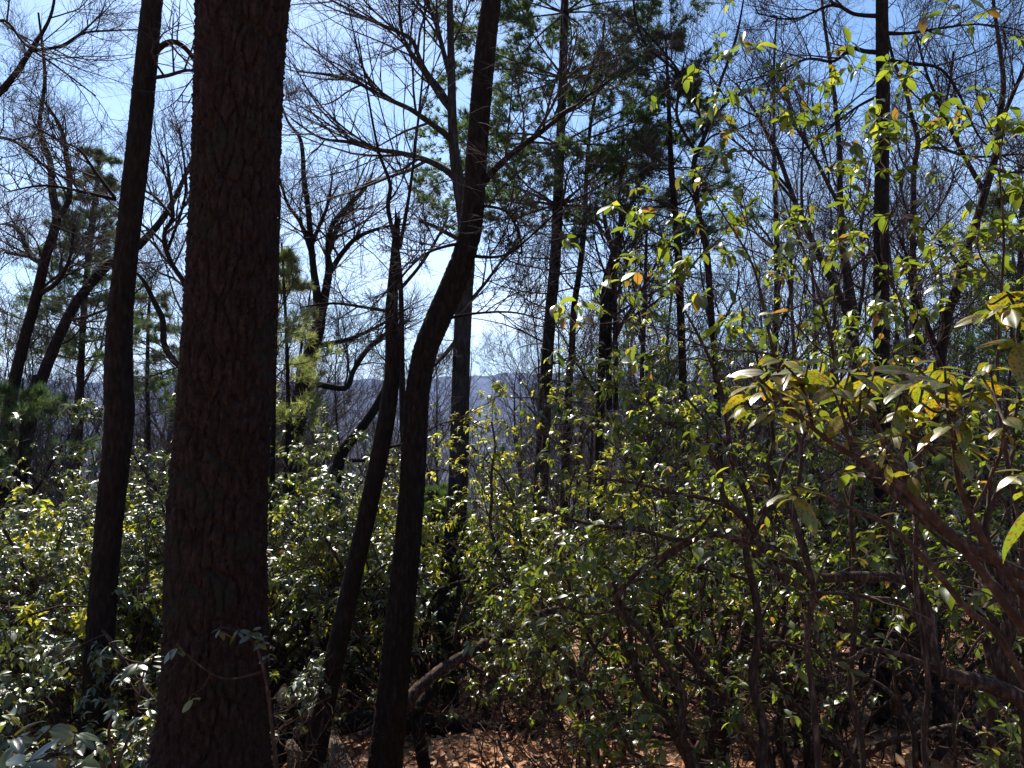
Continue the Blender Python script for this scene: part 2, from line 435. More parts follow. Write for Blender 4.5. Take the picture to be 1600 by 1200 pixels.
def trunk_mesh(name, poly, K, rows, mat, depth=0.0, cw=0.03, ch=0.12, seed=1, rough=0.0):
    """poly (n,4): x y z r. real relief: furrows cut into the surface"""
    A = smooth_poly(poly, rows)
    pts, rad = A[:, :3], np.maximum(A[:, 3], 0.002)
    L = np.concatenate([[0], np.cumsum(np.linalg.norm(np.diff(pts, axis=0), axis=1))])
    th = np.arange(K) * 2 * np.pi / K
    TH, LL = np.meshgrid(th, L)
    rr = np.repeat(rad[:, None], K, 1)
    rr = rr * (1 + rough * (0.5 * np.sin(2 * TH + LL * 1.3 + seed) + 0.35 * np.sin(3 * TH - LL * 2.1) + 0.3 * np.sin(5 * TH + LL * 3.7 + seed)))
    if depth > 0:
        u = TH * rad.mean()
        f = furrow(u, LL, cw, ch, seed)
        # keep it seamless round the back
        rr = rr + depth * (f - 0.6) + depth * 0.13 * np.random.default_rng(seed).standard_normal(rr.shape)
    T = nrm(np.gradient(pts, axis=0))
    ref = np.array([0.0, 1.0, 0.0]) if abs(nrm(pts[-1] - pts[0])[1]) < 0.8 else np.array([1.0, 0, 0])
    U = nrm(ref - (T @ ref)[:, None] * T); W = np.cross(T, U)
    V = pts[:, None] + rr[..., None] * (np.cos(TH)[..., None] * U[:, None] + np.sin(TH)[..., None] * W[:, None])
    n = len(pts)
    i = np.arange(n - 1)[:, None] * K; k = np.arange(K)[None]; k2 = (k + 1) % K
    Q = np.stack([i + k, i + k2, i + K + k2, i + K + k], -1).reshape(-1, 4)
    V = V.reshape(-1, 3)
    V = np.vstack([V, pts[-1] + T[-1] * rad[-1] * 0.5])
    top = (n - 1) * K
    tr = np.stack([top + np.arange(K), top + (np.arange(K) + 1) % K, np.full(K, len(V) - 1)], -1)
    return make_mesh(name, V, quads=Q, tris=tr, mat=mat)

def to_world(pix, d, d2=None, jit=0.0, rg=None):
    """pixel polyline [(px,py,width)] at depth d (to d2 at its end) -> (n,4)"""
    n = len(pix); out = []
    for i, (px, py, w) in enumerate(pix):
        t = i / max(n - 1, 1)
        dd = d + ((d2 if d2 is not None else d) - d) * t
        p = P(px, py, dd)
        out.append([*p, max(w, 1.0) * 0.5 * dd / FPX])
    return np.array(out)

def crown_levels(limb_list, rg, spec, K=(5, 3, 3), cull=False):
    """limb_list: list of (pts(P,4), length). returns (verts, quads) of all finer branches; spec = [(n, lr0, lr1, wander), ...]"""
    PL = 12
    pts = np.stack([smooth_poly(l, PL) for l in limb_list])
    rad = pts[..., 3]; pts = pts[..., :3]
    L = np.linalg.norm(np.diff(pts, axis=1), axis=-1).sum(1)
    Vs, Qs, off = [], [], 0
    tips = None
    for lv, (n, lr0, lr1, wan, Pn, up) in enumerate(spec):
        t0 = 0.18 if lv == 0 else 0.12
        S, D, Lc, Rc = spawn(pts, rad, L, n, t0, 1.0, 0.45, 1.15, lr0, lr1, 0.62, rg, up=0.1, minr=0.0022 + 0.0016 * (2 - min(lv, 2)))
        if cull and lv >= 1:                   # nothing so fine is built far outside the view
            ok = in_view(S, 170)[0]
            S, D, Lc, Rc = S[ok], D[ok], Lc[ok], Rc[ok]
        pts, rad = grow(S, D, Lc, Rc, Pn, wan, up, 0.3, rg)
        L = Lc
        v, q = tubes(pts, rad, K[min(lv, 2)])
        Vs.append(v); Qs.append(q + off); off += len(v)
    return np.vstack(Vs), np.vstack(Qs), pts

def auto_limbs(trunk, rg, n, t0, t1, L0, L1, up=0.06, rr=0.5, wander=0.11, ang=(0.6, 1.2), flat=None, Pn=12):
    """limbs growing from a trunk polyline (P,4)"""
    A = smooth_poly(trunk, 40)
    pts, rad = A[None, :, :3], A[None, :, 3]
    Ltot = np.array([1.0])
    S, D, Lc, Rc = spawn(pts, rad, Ltot, n, t0, t1, ang[0], ang[1], L0, L1, rr, rg, up=0.05, minr=0.01, flat=flat)
    p, r = grow(S, D, Lc, Rc, Pn, wander, up, 0.25, rg)
    return [np.concatenate([p[i], r[i][:, None]], 1) for i in range(len(p))]

def add_limbs(root, limbs, mat, base, name='limb', K=8, rows=26):
    cache = []
    for l in limbs:
        l = l.copy(); l[:, :3] -= base
        A = smooth_poly(l, rows)
        v, q = tubes(A[None, :, :3], np.maximum(A[None, :, 3], 0.003), K)
        link(name, make_mesh(name, v, quads=q, mat=mat), root)

def tree(name, label, cat, trunk_pix, d, limbs=(), auto=None, spec=None, seed=1, mat=None, K=20, rows=120, group=None,
         d2=None, depth=0.0, cw=0.03, ch=0.12, rough=0.06, crown_mat=None, extend=True, limb_jit=0.35, root_flare=1.25):
    rg = np.random.default_rng(seed)
    mat = mat or M_dark
    T = to_world(trunk_pix, d, d2)             # given bottom -> top
    gz = float(ground(T[0, 0], T[0, 1]))
    if extend and T[0, 2] > gz - 0.05:
        dirn = nrm(T[0, :3] - T[1, :3])
        dz = T[0, 2] - (gz - 0.3)
        x, y = T[0, 0] + np.clip(dirn[0], -0.3, 0.3) * dz * 0.5, T[0, 1]
        T = np.vstack([[x, y, float(ground(x, y)) - 0.3, T[0, 3] * root_flare], T])
    base = np.array([T[0, 0], T[0, 1], float(ground(T[0, 0], T[0, 1]))])
    root = empty(name, base, label, cat, group)
    TL = T.copy(); TL[:, :3] -= base
    link('trunk', trunk_mesh('trunk', TL, K, rows, mat, depth, cw, ch, seed, rough), root)
    ll = []
    for lp in limbs:
        dd = d + rg.uniform(-1, 1) * limb_jit
        W = to_world(lp, d, d + rg.uniform(-1, 1) * limb_jit * 3)
        ll.append(W)
    allimbs = list(ll)
    if auto:
        al = auto_limbs(T, rg, **auto)
        allimbs += al
    add_limbs(root, allimbs, mat, base)
    if spec and allimbs:
        v, q, _ = crown_levels(allimbs, rg, spec, cull=True)
        v = v - base
        o = link('crown', make_mesh('crown', v, quads=q, mat=crown_mat or M_twig), root)
        o['kind'] = 'stuff'
    return root, T, allimbs

SP_BIG = [(12, 0.35, 0.75, 0.09, 8, 0.04), (8, 0.35, 0.72, 0.11, 5, 0.03), (6, 0.42, 0.9, 0.11, 3, 0.03)]
SP_MED = [(10, 0.35, 0.75, 0.09, 7, 0.05), (8, 0.38, 0.72, 0.11, 4, 0.04), (6, 0.42, 0.9, 0.11, 3, 0.04)]
SP_SM = [(9, 0.35, 0.7, 0.10, 6, 0.06), (7, 0.38, 0.75, 0.12, 4, 0.05)]

# ------------------------------------------------------------------ pines
def needle_tufts(C, D, rg, n, length, width):
    """C (N,3) tuft centres, D (N,3) shoot directions -> verts, tris: needles are slim triangles"""
    N = len(C)
    ax = nrm(D)[:, None, :] + rg.standard_normal((N, n, 3)) * 0.62
    ax = nrm(ax)
    side = nrm(np.cross(ax, rg.standard_normal((N, n, 3))))
    b = C[:, None, :] + rg.standard_normal((N, n, 3)) * 0.012
    ln = length * (0.7 + 0.5 * rg.random((N, n, 1)))
    V = np.stack([b - side * width, b + side * width, b + ax * ln], 2).reshape(-1, 3)
    T = np.arange(len(V)).reshape(-1, 3)
    tint = np.repeat(rg.random(N), n * 3)
    return V, T, tint

def pine(name, label, trunk_pix, d, ylo, whorls, Lb, seed, mat_n=None, group=None, per=5, dens=1.0, dead=(0, 0), skip=0.0, mat=None, nn=10, nw=0.0048, jz=0.15, taper=0.75):
    rg = np.random.default_rng(seed)
    T = to_world(trunk_pix, d)
    gz = float(ground(T[0, 0], T[0, 1]))
    T = np.vstack([[T[0, 0], T[0, 1], gz - 0.3, T[0, 3] * 1.2], T])
    base = np.array([T[0, 0], T[0, 1], gz])
    root = empty(name, base, label, 'pine', group)
    TL = T.copy(); TL[:, :3] -= base
    link('trunk', trunk_mesh('trunk', TL, 18, 140, mat or M_dark, 0.006, 0.03, 0.1, seed, 0.05), root)
    A = smooth_poly(T, 200)
    zlo = P(trunk_pix[0][0], ylo, d)[2]; ztop = A[-1, 2]
    zs = np.linspace(zlo, ztop - 0.2, whorls) + rg.uniform(-jz, jz, whorls)
    S, D, L, Rr, live = [], [], [], [], []
    for k, z in enumerate(zs):
        i = int(np.argmin(np.abs(A[:, 2] - z))); ph = rg.random() * 6.28
        f = 1 - taper * (k / max(whorls - 1, 1)) ** 1.2
        for j in range(per):
            a = ph + j * 6.283 / per + rg.uniform(-0.35, 0.35)
            S.append(A[i, :3]); D.append([math.cos(a), math.sin(a), rg.uniform(-0.05, 0.3)])
            L.append(Lb * f * rg.uniform(0.6, 1.15)); Rr.append(A[i, 3] * 0.28); live.append(rg.random() > skip)
    if dead[0]:
        zd = P(trunk_pix[0][0], dead[1], d)[2]
        for z in np.linspace(zd, zlo, dead[0]):
            i = int(np.argmin(np.abs(A[:, 2] - z)))
            for j in range(3):
                a = rg.random() * 6.28
                S.append(A[i, :3]); D.append([math.cos(a), math.sin(a), rg.uniform(-0.1, 0.2)])
                L.append(Lb * rg.uniform(0.3, 0.8)); Rr.append(A[i, 3] * 0.16); live.append(False)
    S, D, L, Rr, live = map(np.array, (S, D, L, Rr, live))
    pts, rad = grow(S, D, L, np.maximum(Rr, 0.008), 10, 0.07, -0.005, 0.25, rg)
    pts = pts - base
    order = np.argsort(-L)
    for i in order[:40]:
        v, q = tubes(pts[i:i + 1], rad[i:i + 1], 6)
        link('limb', make_mesh('limb', v, quads=q, mat=M_twig), root)
    Vs, Qs, off = [], [], 0
    rest = order[40:]
    if len(rest):
        v, q = tubes(pts[rest], rad[rest], 5); Vs.append(v); Qs.append(q); off = len(v)
    S2, D2, L2, R2 = spawn(pts, rad, L, 13, 0.22, 1.0, 0.5, 1.0, 0.18, 0.45, 0.5, rg, up=0.05, flat=0.25)
    p2, r2 = grow(S2, D2, L2, np.maximum(R2, 0.004), 5, 0.12, 0.02, 0.3, rg)
    keep = np.repeat(live, 13) | (rg.random(len(p2)) < 0.3)          # bare lower limbs carry few twigs
    v, q = tubes(p2[keep], r2[keep], 3); Vs.append(v); Qs.append(q + off); off += len(v)
    tw = link('twig', make_mesh('twig', np.vstack(Vs), quads=np.vstack(Qs), mat=M_twig), root); tw['kind'] = 'stuff'
    lv2 = np.repeat(live, 13)
    if lv2.any():
        pl, Ll, rl = p2[lv2], L2[lv2], r2[lv2]
        S3, D3, L3, R3 = spawn(pl, rl, Ll, max(2, int(6 * dens)), 0.2, 1.0, 0.3, 0.9, 0.25, 0.5, 0.5, rg, up=0.12, flat=0.5)
        C = S3 + nrm(D3) * L3[:, None] * 0.5
        C = np.vstack([C, pl[:, -1], pl[:, -2]]); DD = np.vstack([D3, pl[:, -1] - pl[:, -2], pl[:, -1] - pl[:, -2]])
        V, Tt, tint = needle_tufts(C, DD + np.array([0, 0, 0.15]), rg, nn, 0.15, nw)
        o = link('needles', make_mesh('needles', V, tris=Tt, mat=mat_n or M_needle, tint=tint, smooth=False), root)
        o['kind'] = 'stuff'
    return root

# ------------------------------------------------------------------ laurel leaves
def leaf_template(nl=5, nw=2, droop=0.35, fold=0.22, width=0.36, curl=0.0, twist=0.0):
    """unit-length leaf along +x, pointing tip at x=1; returns V, Q, uv"""
    xs = np.linspace(0, 1, nl + 1)
    V, UV = [], []
    for x in xs:
        w = width * 0.5 * (np.sin(np.pi * min(1, (x * 0.97 + 0.03)) ** 1.15) ** 0.8) + 0.006
        if x < 0.12: w = 0.012 + w * 0.35
        for j in range(-nw, nw + 1):
            s = j / nw
            y = s * w
            z = -droop * x ** 2 + fold * abs(s) * w * 1.3 + curl * (s * w) ** 2 * 6
            V.append([x * (1 - 0.12 * droop * x), y + twist * x * x * 0.3, z + twist * s * w]); UV.append([x, 0.5 + s * 0.5])
    c = 2 * nw + 1
    Q = [[i * c + j, (i + 1) * c + j, (i + 1) * c + j + 1, i * c + j + 1] for i in range(nl) for j in range(2 * nw)]
    return np.array(V), np.array(Q), np.array(UV)

LEAF_NEAR = [leaf_template(9, 3, dr, fo, wi, cu, tw) for dr, fo, wi, cu, tw in
             [(0.35, 0.4, 0.42, -0.5, 0.12), (0.15, 0.35, 0.38, -0.3, -0.25), (0.6, 0.45, 0.44, -0.5, 0.2), (0.25, 0.2, 0.4, 0.3, 0.35), (0.45, 0.3, 0.36, -0.3, -0.4)]]
LEAF_PART = [leaf_template(4, 1, dr, fo, wi, 0, tw) for dr, fo, wi, tw in
             [(0.35, 0.30, 0.47, 0.1), (0.15, 0.2, 0.42, -0.3), (0.6, 0.35, 0.48, 0.3), (0.3, 0.0, 0.44, -0.2)]]
LEAF_FAR = [leaf_template(2, 1, 0.35, 0.3, 0.46), leaf_template(2, 1, 0.7, 0.15, 0.4, 0, 0.4), leaf_template(2, 1, 0.1, 0.5, 0.5, 0, -0.3)]

def leaf_frames(X, up, rg, jit=0.25):
    """orthonormal frames (N,3,3): columns x (along), y, z(normal)"""
    X = nrm(X)
    Z = up + rg.standard_normal(X.shape) * jit
    Z = nrm(Z - (Z * X).sum(-1, keepdims=True) * X)
    Y = np.cross(Z, X)
    return np.stack([X, Y, Z], -1)

def whorls(tips, dirs, rg, n, size):
    """rosettes of leaves at shoot tips -> base positions, x directions, sizes"""
    N = len(tips)
    d = nrm(dirs + np.array([0, 0, 0.55]))
    a = np.arange(n)[None] * 2.4 + rg.random((N, 1)) * 6.28 + rg.random((N, n)) * 0.5
    ref = nrm(np.cross(d, rg.standard_normal((N, 3)))); w = np.cross(d, ref)
    lift = rg.uniform(-0.3, 0.5, (N, n, 1))
    X = np.cos(a)[..., None] * ref[:, None] + np.sin(a)[..., None] * w[:, None] + lift * d[:, None]
    X = nrm(X); X[..., 2] -= rg.uniform(0.0, 0.35, (N, n))
    S = tips[:, None] - d[:, None] * rg.random((N, n, 1)) * size * 0.5
    sz = size * rg.uniform(0.5, 1.25, (N, n)) * rg.uniform(0.7, 1.15, (N, 1))
    upv = np.repeat(d[:, None], n, 1)
    return S.reshape(-1, 3), X.reshape(-1, 3), sz.ravel(), upv.reshape(-1, 3)

def merged_leaves(S, F, sz, tpl, rg, tint=None):
    if isinstance(tpl, list):                  # a few leaf forms mixed
        k = rg.integers(0, len(tpl), len(S)); out = [merged_leaves(S[k == i], F[k == i], sz[k == i], t, rg) for i, t in enumerate(tpl)]
        off = np.cumsum([0] + [len(o[0]) for o in out])
        return (np.vstack([o[0] for o in out]), np.vstack([o[1] + f for o, f in zip(out, off)]), np.concatenate([o[2] for o in out]), np.vstack([o[3] for o in out]))
    V, Q, UV = tpl
    W = S[:, None] + np.einsum('nij,vj->nvi', F, V) * sz[:, None, None]
    n = len(S); k = len(V)
    QQ = (Q[None] + (np.arange(n) * k)[:, None, None]).reshape(-1, 4)
    tint = rg.random(n) if tint is None else tint
    return W.reshape(-1, 3), QQ, np.repeat(tint, k), np.tile(UV, (n, 1))

_lm = {}
def leaf_mesh(kind, i, mat):
    key = (kind, i, mat.name)
    if key not in _lm:
        V, Q, UV = (LEAF_NEAR if kind == 'near' else LEAF_PART)[i]
        _lm[key] = make_mesh('leaf', V, quads=Q, mat=mat, uv=UV)
    return _lm[key]

def leaf_objects(root, base, S, F, sz, mat, rg, kind='part'):
    tl = LEAF_NEAR if kind == 'near' else LEAF_PART
    for i in range(len(S)):
        f = F[i] * sz[i]; p = S[i] - base
        m = Matrix(((f[0, 0], f[0, 1], f[0, 2], p[0]), (f[1, 0], f[1, 1], f[1, 2], p[1]), (f[2, 0], f[2, 1], f[2, 2], p[2]), (0, 0, 0, 1)))
        link('leaf', leaf_mesh(kind, int(rg.integers(len(tl))), mat), root, mat4=m)

def in_view(S, margin=20):
    r = S - CAM
    f = r[:, 1] * cp + r[:, 2] * sp; u = -r[:, 1] * sp + r[:, 2] * cp
    px = 800 + FPX * r[:, 0] / np.maximum(f, 0.01); py = 600 - FPX * u / np.maximum(f, 0.01)
    return (f > 0.1) & (px > -margin) & (px < 1600 + margin) & (py > -margin) & (py < 1200 + margin), f

def laurel(seed, H, spread, nstem, kids=(4, 4, 3), wander=0.22, leafn=6, leaf=0.065, stems=None, tipfrac=1.0, up=0.09, t0=0.35, zmin=None):
    """returns dict of geometry in the coordinates of its stems (base at origin unless stems given)"""
    rg = np.random.default_rng(seed)
    if stems is None:
        a = np.arange(nstem) * 6.283 / nstem + rg.uniform(-0.5, 0.5, nstem)
        D = np.stack([np.cos(a) * spread, np.sin(a) * spread, np.ones(nstem)], -1)
        S = np.stack([np.cos(a) * 0.12, np.sin(a) * 0.12, np.full(nstem, -0.15)], -1)
        L = H * rg.uniform(0.85, 1.25, nstem)
        pts, rad = grow(S, D, L, rg.uniform(0.016, 0.034, nstem), 14, wander, 0.04, 0.35, rg)
    else:
        A = np.stack([smooth_poly(s, 14) for s in stems]); pts, rad = A[..., :3], A[..., 3]
        L = np.linalg.norm(np.diff(pts, axis=1), axis=-1).sum(1)
        z = pts[..., 2]
        pts = pts + 0.028 * np.stack([np.sin(z * 9 + seed) + 0.6 * np.sin(z * 21 + 2 * seed), np.sin(z * 11 + seed * 3), 0.5 * np.sin(pts[..., 0] * 12)], -1)
    out = {'stems': (pts, rad)}
    Vs, Qs, off = [], [], 0
    p, r, l = pts, rad, L
    tips, tdir = [], []
    lvl = [(kids[0], t0, 0.2, 0.42, 9, 5), (kids[1], 0.3, 0.35, 0.6, 6, 4), (kids[2], 0.25, 0.4, 0.7, 3, 3)]
    for lv, (n, tt, lr0, lr1, Pn, K) in enumerate(lvl):
        if not n: continue
        S, D, Lc, Rc = spawn(p, r, l, n, tt, 1.0, 0.5, 1.3, lr0, lr1, 0.55, rg, up=0.04, minr=0.002, flat=0.45 if lv < 2 else 0.9)
        if stems is not None: Lc = np.minimum(Lc, [0.6, 0.3, 0.2][lv] * rg.uniform(0.6, 1.2, len(Lc)))
        Lc = np.maximum(Lc, [0.28, 0.15, 0.08][lv] * rg.uniform(0.7, 1.3, len(Lc)))
        p, r = grow(S, D, Lc, Rc, Pn, wander * 0.9, up * (0.35, 0.6, 1.2)[lv], 0.4, rg); l = Lc
        v, q = tubes(p, r, K); Vs.append(v); Qs.append(q + off); off += len(v)
    tips = p[:, -1]; tdir = nrm(p[:, -1] - p[:, -2])
    keep = rg.random(len(tips)) < tipfrac
    if zmin is not None: keep &= tips[:, 2] > zmin + 0.3 * rg.random(len(tips))
    tips, tdir = tips[keep], tdir[keep]
    out['twigs'] = (np.vstack(Vs), np.vstack(Qs))
    S, X, sz, upv = whorls(tips, tdir, rg, leafn, leaf)
    out['leaves'] = (S, X, sz, upv)
    out['rg'] = rg
    return out

def laurel_thing(g, label, loc, name='laurel_shrub', group=None, mat_leaf=None, nobj=260, rot=0.0, world_coords=False, kind='part', stemK=8):
    """unique shrub: every stem a mesh, up to nobj leaves as parts, the rest one foliage mesh"""
    rg = g['rg']
    loc = np.asarray(loc, float)
    c, s = math.cos(rot), math.sin(rot)
    M = np.array([[c, -s, 0], [s, c, 0], [0, 0, 1.0]]) if not world_coords else np.eye(3)
    off = np.zeros(3) if not world_coords else -loc
    root = empty(name, loc, label, 'shrub', group)
    pts, rad = g['stems']
    for i in range(len(pts)):
        A = np.concatenate([(pts[i] @ M.T) + off, rad[i][:, None]], 1)
        me = trunk_mesh('stem', A, stemK, 44, M_laurel, 0.0, seed=i, rough=0.14)
        link('stem', me, root)
    v, q = g['twigs']
    o = link('twig', make_mesh('twig', (v @ M.T) + off, quads=q, mat=M_lstem), root); o['kind'] = 'stuff'
    S, X, sz, upv = g['leaves']
    S = (S @ M.T) + off; X = X @ M.T; upv = upv @ M.T
    F = leaf_frames(X, upv * 0.3 + np.array([0, 0, 1.0]), rg, 0.32)
    vis, f = in_view(S + loc)
    score = np.where(vis, f, 1e6) / sz
    order = np.argsort(score)
    near = order[:nobj]; near = near[vis[near]]
    mask = np.ones(len(S), bool); mask[near] = False
    leaf_objects(root, 0, S[near], F[near], sz[near], mat_leaf or M_leaf, rg, kind)
    if mask.any():
        V, Q, ti, uv = merged_leaves(S[mask], F[mask], sz[mask], LEAF_FAR, rg)
        o = link('foliage', make_mesh('foliage', V, quads=Q, mat=mat_leaf or M_leaf, tint=ti, uv=uv), root); o['kind'] = 'stuff'
    return root

def laurel_proto(seed, H, spread, nstem, mat_leaf, **kw):
    """meshes shared by many farther shrubs"""
    g = laurel(seed, H, spread, nstem, **kw)
    pts, rad = g['stems']
    v, q = tubes(pts, rad, 6)
    st = []
    for i in range(len(pts)):
        vv, qq = tubes(pts[i:i + 1], rad[i:i + 1], 6)
        st.append(make_mesh('stem', vv, quads=qq, mat=M_laurel))
    tv, tq = g['twigs']
    tw = make_mesh('twig', tv, quads=tq, mat=M_lstem)
    S, X, sz, upv = g['leaves']
    F = leaf_frames(X, upv * 0.3 + np.array([0, 0, 1.0]), g['rg'], 0.32)
    V, Q, ti, uv = merged_leaves(S, F, sz, LEAF_FAR, g['rg'])
    return st, tw, make_mesh('foliage', V, quads=Q, mat=mat_leaf, tint=ti, uv=uv)

def laurel_copy(proto, x, y, rot, s, label, group, name='laurel_shrub', dz=0.0):
    st, tw, fo = proto
    root = empty(name, (x, y, float(ground(x, y)) + dz), label, 'shrub', group)
    root.rotation_euler = (0, 0, rot); root.scale = (s, s, s)
    for m in st: link('stem', m, root)
    link('twig', tw, root)['kind'] = 'stuff'
    link('foliage', fo, root)['kind'] = 'stuff'
    return root

REG = [(130, 'at the far left edge'), (200, 'behind the slender left trunk'), (290, 'between slender trunk and massive oak'), (430, 'straight behind the massive oak'),
       (520, 'just right of the massive oak'), (610, 'left of the broken snag'), (720, 'behind the curved trunk'), (850, 'between tall oak and tiered pine'),
       (940, 'beside the tiered pine'), (1050, 'behind the clump of three stems'), (1200, 'behind the open leafy laurel tops'), (1360, 'left of the straight oak'),
       (1470, 'behind the straight oak'), (99999, 'towards the right edge')]
def region(x, y):
    px = 800 + FPX * x / y
    return next(t for lim, t in REG if px < lim)
#@@OBJECTS
# ------------------------------------------------------------------ the foreground trunks
# the massive oak: dense real relief in its bark
tree('oak_tree', 'massive straight oak trunk with deeply furrowed bark, thickest tree in the foreground', 'tree',
     [(333, 1300, 195), (327, 1200, 178), (333, 1120, 158), (338, 1000, 148), (341, 800, 143), (353, 600, 136), (364, 400, 132), (371, 200, 129), (377, 60, 132), (384, -60, 140), (388, -200, 120), (392, -700, 95), (380, -1300, 70)],
     4.4, seed=3, mat=M_oak, K=190, rows=760, depth=0.03, cw=0.052, ch=0.24, rough=0.022, root_flare=1.15,
     limbs=[[(400, -20, 70), (480, -180, 50), (560, -420, 40), (640, -700, 24)]],
     auto=dict(n=7, t0=0.72, t1=1.0, L0=2.5, L1=4.0, rr=0.45), spec=[(6, 0.3, 0.55, 0.17, 7, 0.05), (5, 0.3, 0.6, 0.2, 5, 0.04)])

tree('slender_tree', 'slender dark trunk with a slight bulge halfway, left of the massive oak', 'tree',
     [(138, 1210, 44), (150, 1100, 42), (157, 1000, 42), (164, 900, 40), (172, 800, 40), (183, 700, 41), (187, 640, 43), (185, 590, 41), (187, 500, 36), (197, 400, 33), (214, 250, 34), (226, 120, 33), (238, 0, 31), (258, -200, 27), (270, -500, 18), (262, -800, 9)],
     6.0, seed=4, mat=M_dark, K=64, rows=520, depth=0.009, cw=0.028, ch=0.10, rough=0.06,
     limbs=[[(236, 95, 12), (248, 76, 10), (268, 65, 9), (288, 74, 8), (306, 98, 7), (318, 130, 6), (322, 190, 4)],
            [(236, 122, 7), (262, 118, 6), (292, 110, 5), (330, 112, 4), (380, 90, 3)],
            [(180, 310, 6), (150, 270, 5), (125, 235, 4), (95, 220, 3), (40, 190, 2)],
            [(180, 312, 6), (130, 300, 5), (70, 290, 4), (10, 300, 2)]],
     auto=dict(n=7, t0=0.7, t1=1.0, L0=1.2, L1=2.4), spec=SP_SM)

# snag with a broken, jagged top
root, T_snag, _ = tree('broken_snag', 'leaning slim trunk snapped off at a jagged splintered top, left of the curved trunk', 'tree',
     [(486, 1210, 38), (508, 1100, 32), (530, 1000, 30), (552, 900, 29), (574, 800, 28), (595, 700, 27), (606, 640, 26), (612, 590, 23), (613, 540, 21), (612, 480, 18), (616, 420, 15), (619, 370, 11), (621, 342, 7)],
     6.2, seed=5, mat=M_dark, K=56, rows=300, depth=0.005, cw=0.02, ch=0.07, rough=0.05, extend=True,
     limbs=[[(600, 700, 5), (640, 690, 3), (690, 662, 2), (735, 655, 1.5)]],
     spec=SP_SM)
b0 = T_snag[0].copy(); b0[2] = float(ground(b0[0], b0[1]))
for k, (dx, ln, w) in enumerate([(-0.012, 0.13, 0.011), (0.012, 0.09, 0.010), (0.02, 0.04, 0.010), (-0.004, 0.07, 0.008)]):
    tp = T_snag[-1, :3] - b0[:3] + np.array([dx, 0.01 * k - 0.015, -0.03])
    A = np.array([[*tp, w], [*(tp + [dx * 0.1, 0, ln * 0.6]), w * 0.7], [*(tp + [dx * 0.4, 0.0, ln]), 0.002]])
    link('splinter', trunk_mesh('splinter', A, 7, 8, M_dark, 0, seed=k, rough=0.2), root)

tree('whippy_tree', 'slim whippy tree rising directly behind the broken snag', 'tree',
     [(632, 760, 10), (629, 650, 10), (628, 560, 9), (627, 470, 8), (622, 400, 8), (611, 350, 7), (606, 320, 7), (610, 290, 6), (600, 260, 5), (590, 230, 4), (575, 150, 3), (560, 60, 2)],
     8.5, seed=51, mat=M_dark, K=14, limbs=[[(624, 390, 7), (640, 300, 5), (652, 200, 4), (662, 90, 3), (664, -60, 2)], [(626, 490, 6), (580, 482, 5), (522, 474, 4), (470, 480, 2)],
     [(627, 450, 6), (660, 410, 5), (690, 360, 4), (700, 340, 2)]], auto=dict(n=4, t0=0.4, t1=1.0, L0=0.6, L1=1.4), spec=SP_SM)

tree('curved_oak', 'dark trunk that leans right then bends up steeply, centre of the clearing', 'tree',
     [(600, 1210, 54), (612, 1100, 48), (622, 1000, 45), (632, 900, 42), (641, 800, 39), (647, 700, 37), (652, 620, 36), (664, 550, 36), (686, 495, 38), (710, 440, 38), (728, 390, 35), (738, 340, 34), (746, 220, 33), (756, 100, 33), (768, 0, 31), (795, -200, 28), (820, -500, 22), (812, -800, 12)],
     6.2, seed=6, mat=M_dark, K=72, rows=560, depth=0.012, cw=0.03, ch=0.11, rough=0.05,
     limbs=[[(752, 290, 14), (770, 268, 11), (800, 240, 10), (838, 212, 9), (866, 190, 7), (905, 160, 5), (960, 120, 3)],
            [(735, 380, 7), (700, 384, 5), (660, 400, 4), (620, 440, 3), (590, 470, 2)],
            [(690, 500, 6), (740, 490, 4), (800, 488, 3), (850, 500, 2)],
            [(740, 320, 6), (790, 330, 4), (812, 370, 4), (815, 400, 2)],
            [(736, 400, 6), (790, 398, 4), (850, 350, 3), (900, 300, 2)]],
     auto=dict(n=8, t0=0.72, t1=1.0, L0=1.5, L1=3.0), spec=SP_MED)

tree('tall_oak', 'tall grey-brown oak with long arching limbs, close behind the curved trunk', 'tree',
     [(700, 960, 37), (708, 860, 33), (716, 750, 30), (720, 600, 28), (724, 480, 27), (730, 400, 24), (724, 330, 22), (716, 280, 19), (708, 215, 15), (705, 100, 12), (703, 0, 10), (706, -150, 8), (715, -350, 4)],
     10.5, seed=7, mat=M_grey, K=40, rows=300, depth=0.008, cw=0.035, ch=0.12, rough=0.04,
     limbs=[[(717, 285, 13), (700, 268, 11), (678, 255, 10), (650, 245, 9), (620, 238, 8), (585, 233, 7), (545, 222, 6), (500, 215, 4), (455, 185, 3)],
            [(708, 222, 11), (690, 205, 10), (662, 185, 9), (640, 170, 8), (600, 152, 7), (560, 130, 6), (520, 118, 5), (470, 112, 3)],
            [(700, 160, 10), (688, 140, 9), (668, 115, 8), (655, 90, 7), (643, 62, 7), (618, 48, 6), (580, 32, 5), (540, 12, 4), (480, -20, 3)],
            [(703, 120, 9), (694, 85, 8), (682, 40, 7), (665, -5, 6), (650, -80, 4)],
            [(728, 380, 8), (700, 365, 7), (675, 352, 6), (655, 346, 4)],
            [(735, 470, 6), (760, 440, 5), (790, 400, 4), (830, 360, 2)],
            [(722, 520, 8), (690, 560, 6), (668, 580, 4)]],
     auto=dict(n=6, t0=0.6, t1=1.0, L0=1.2, L1=2.5), spec=SP_BIG)

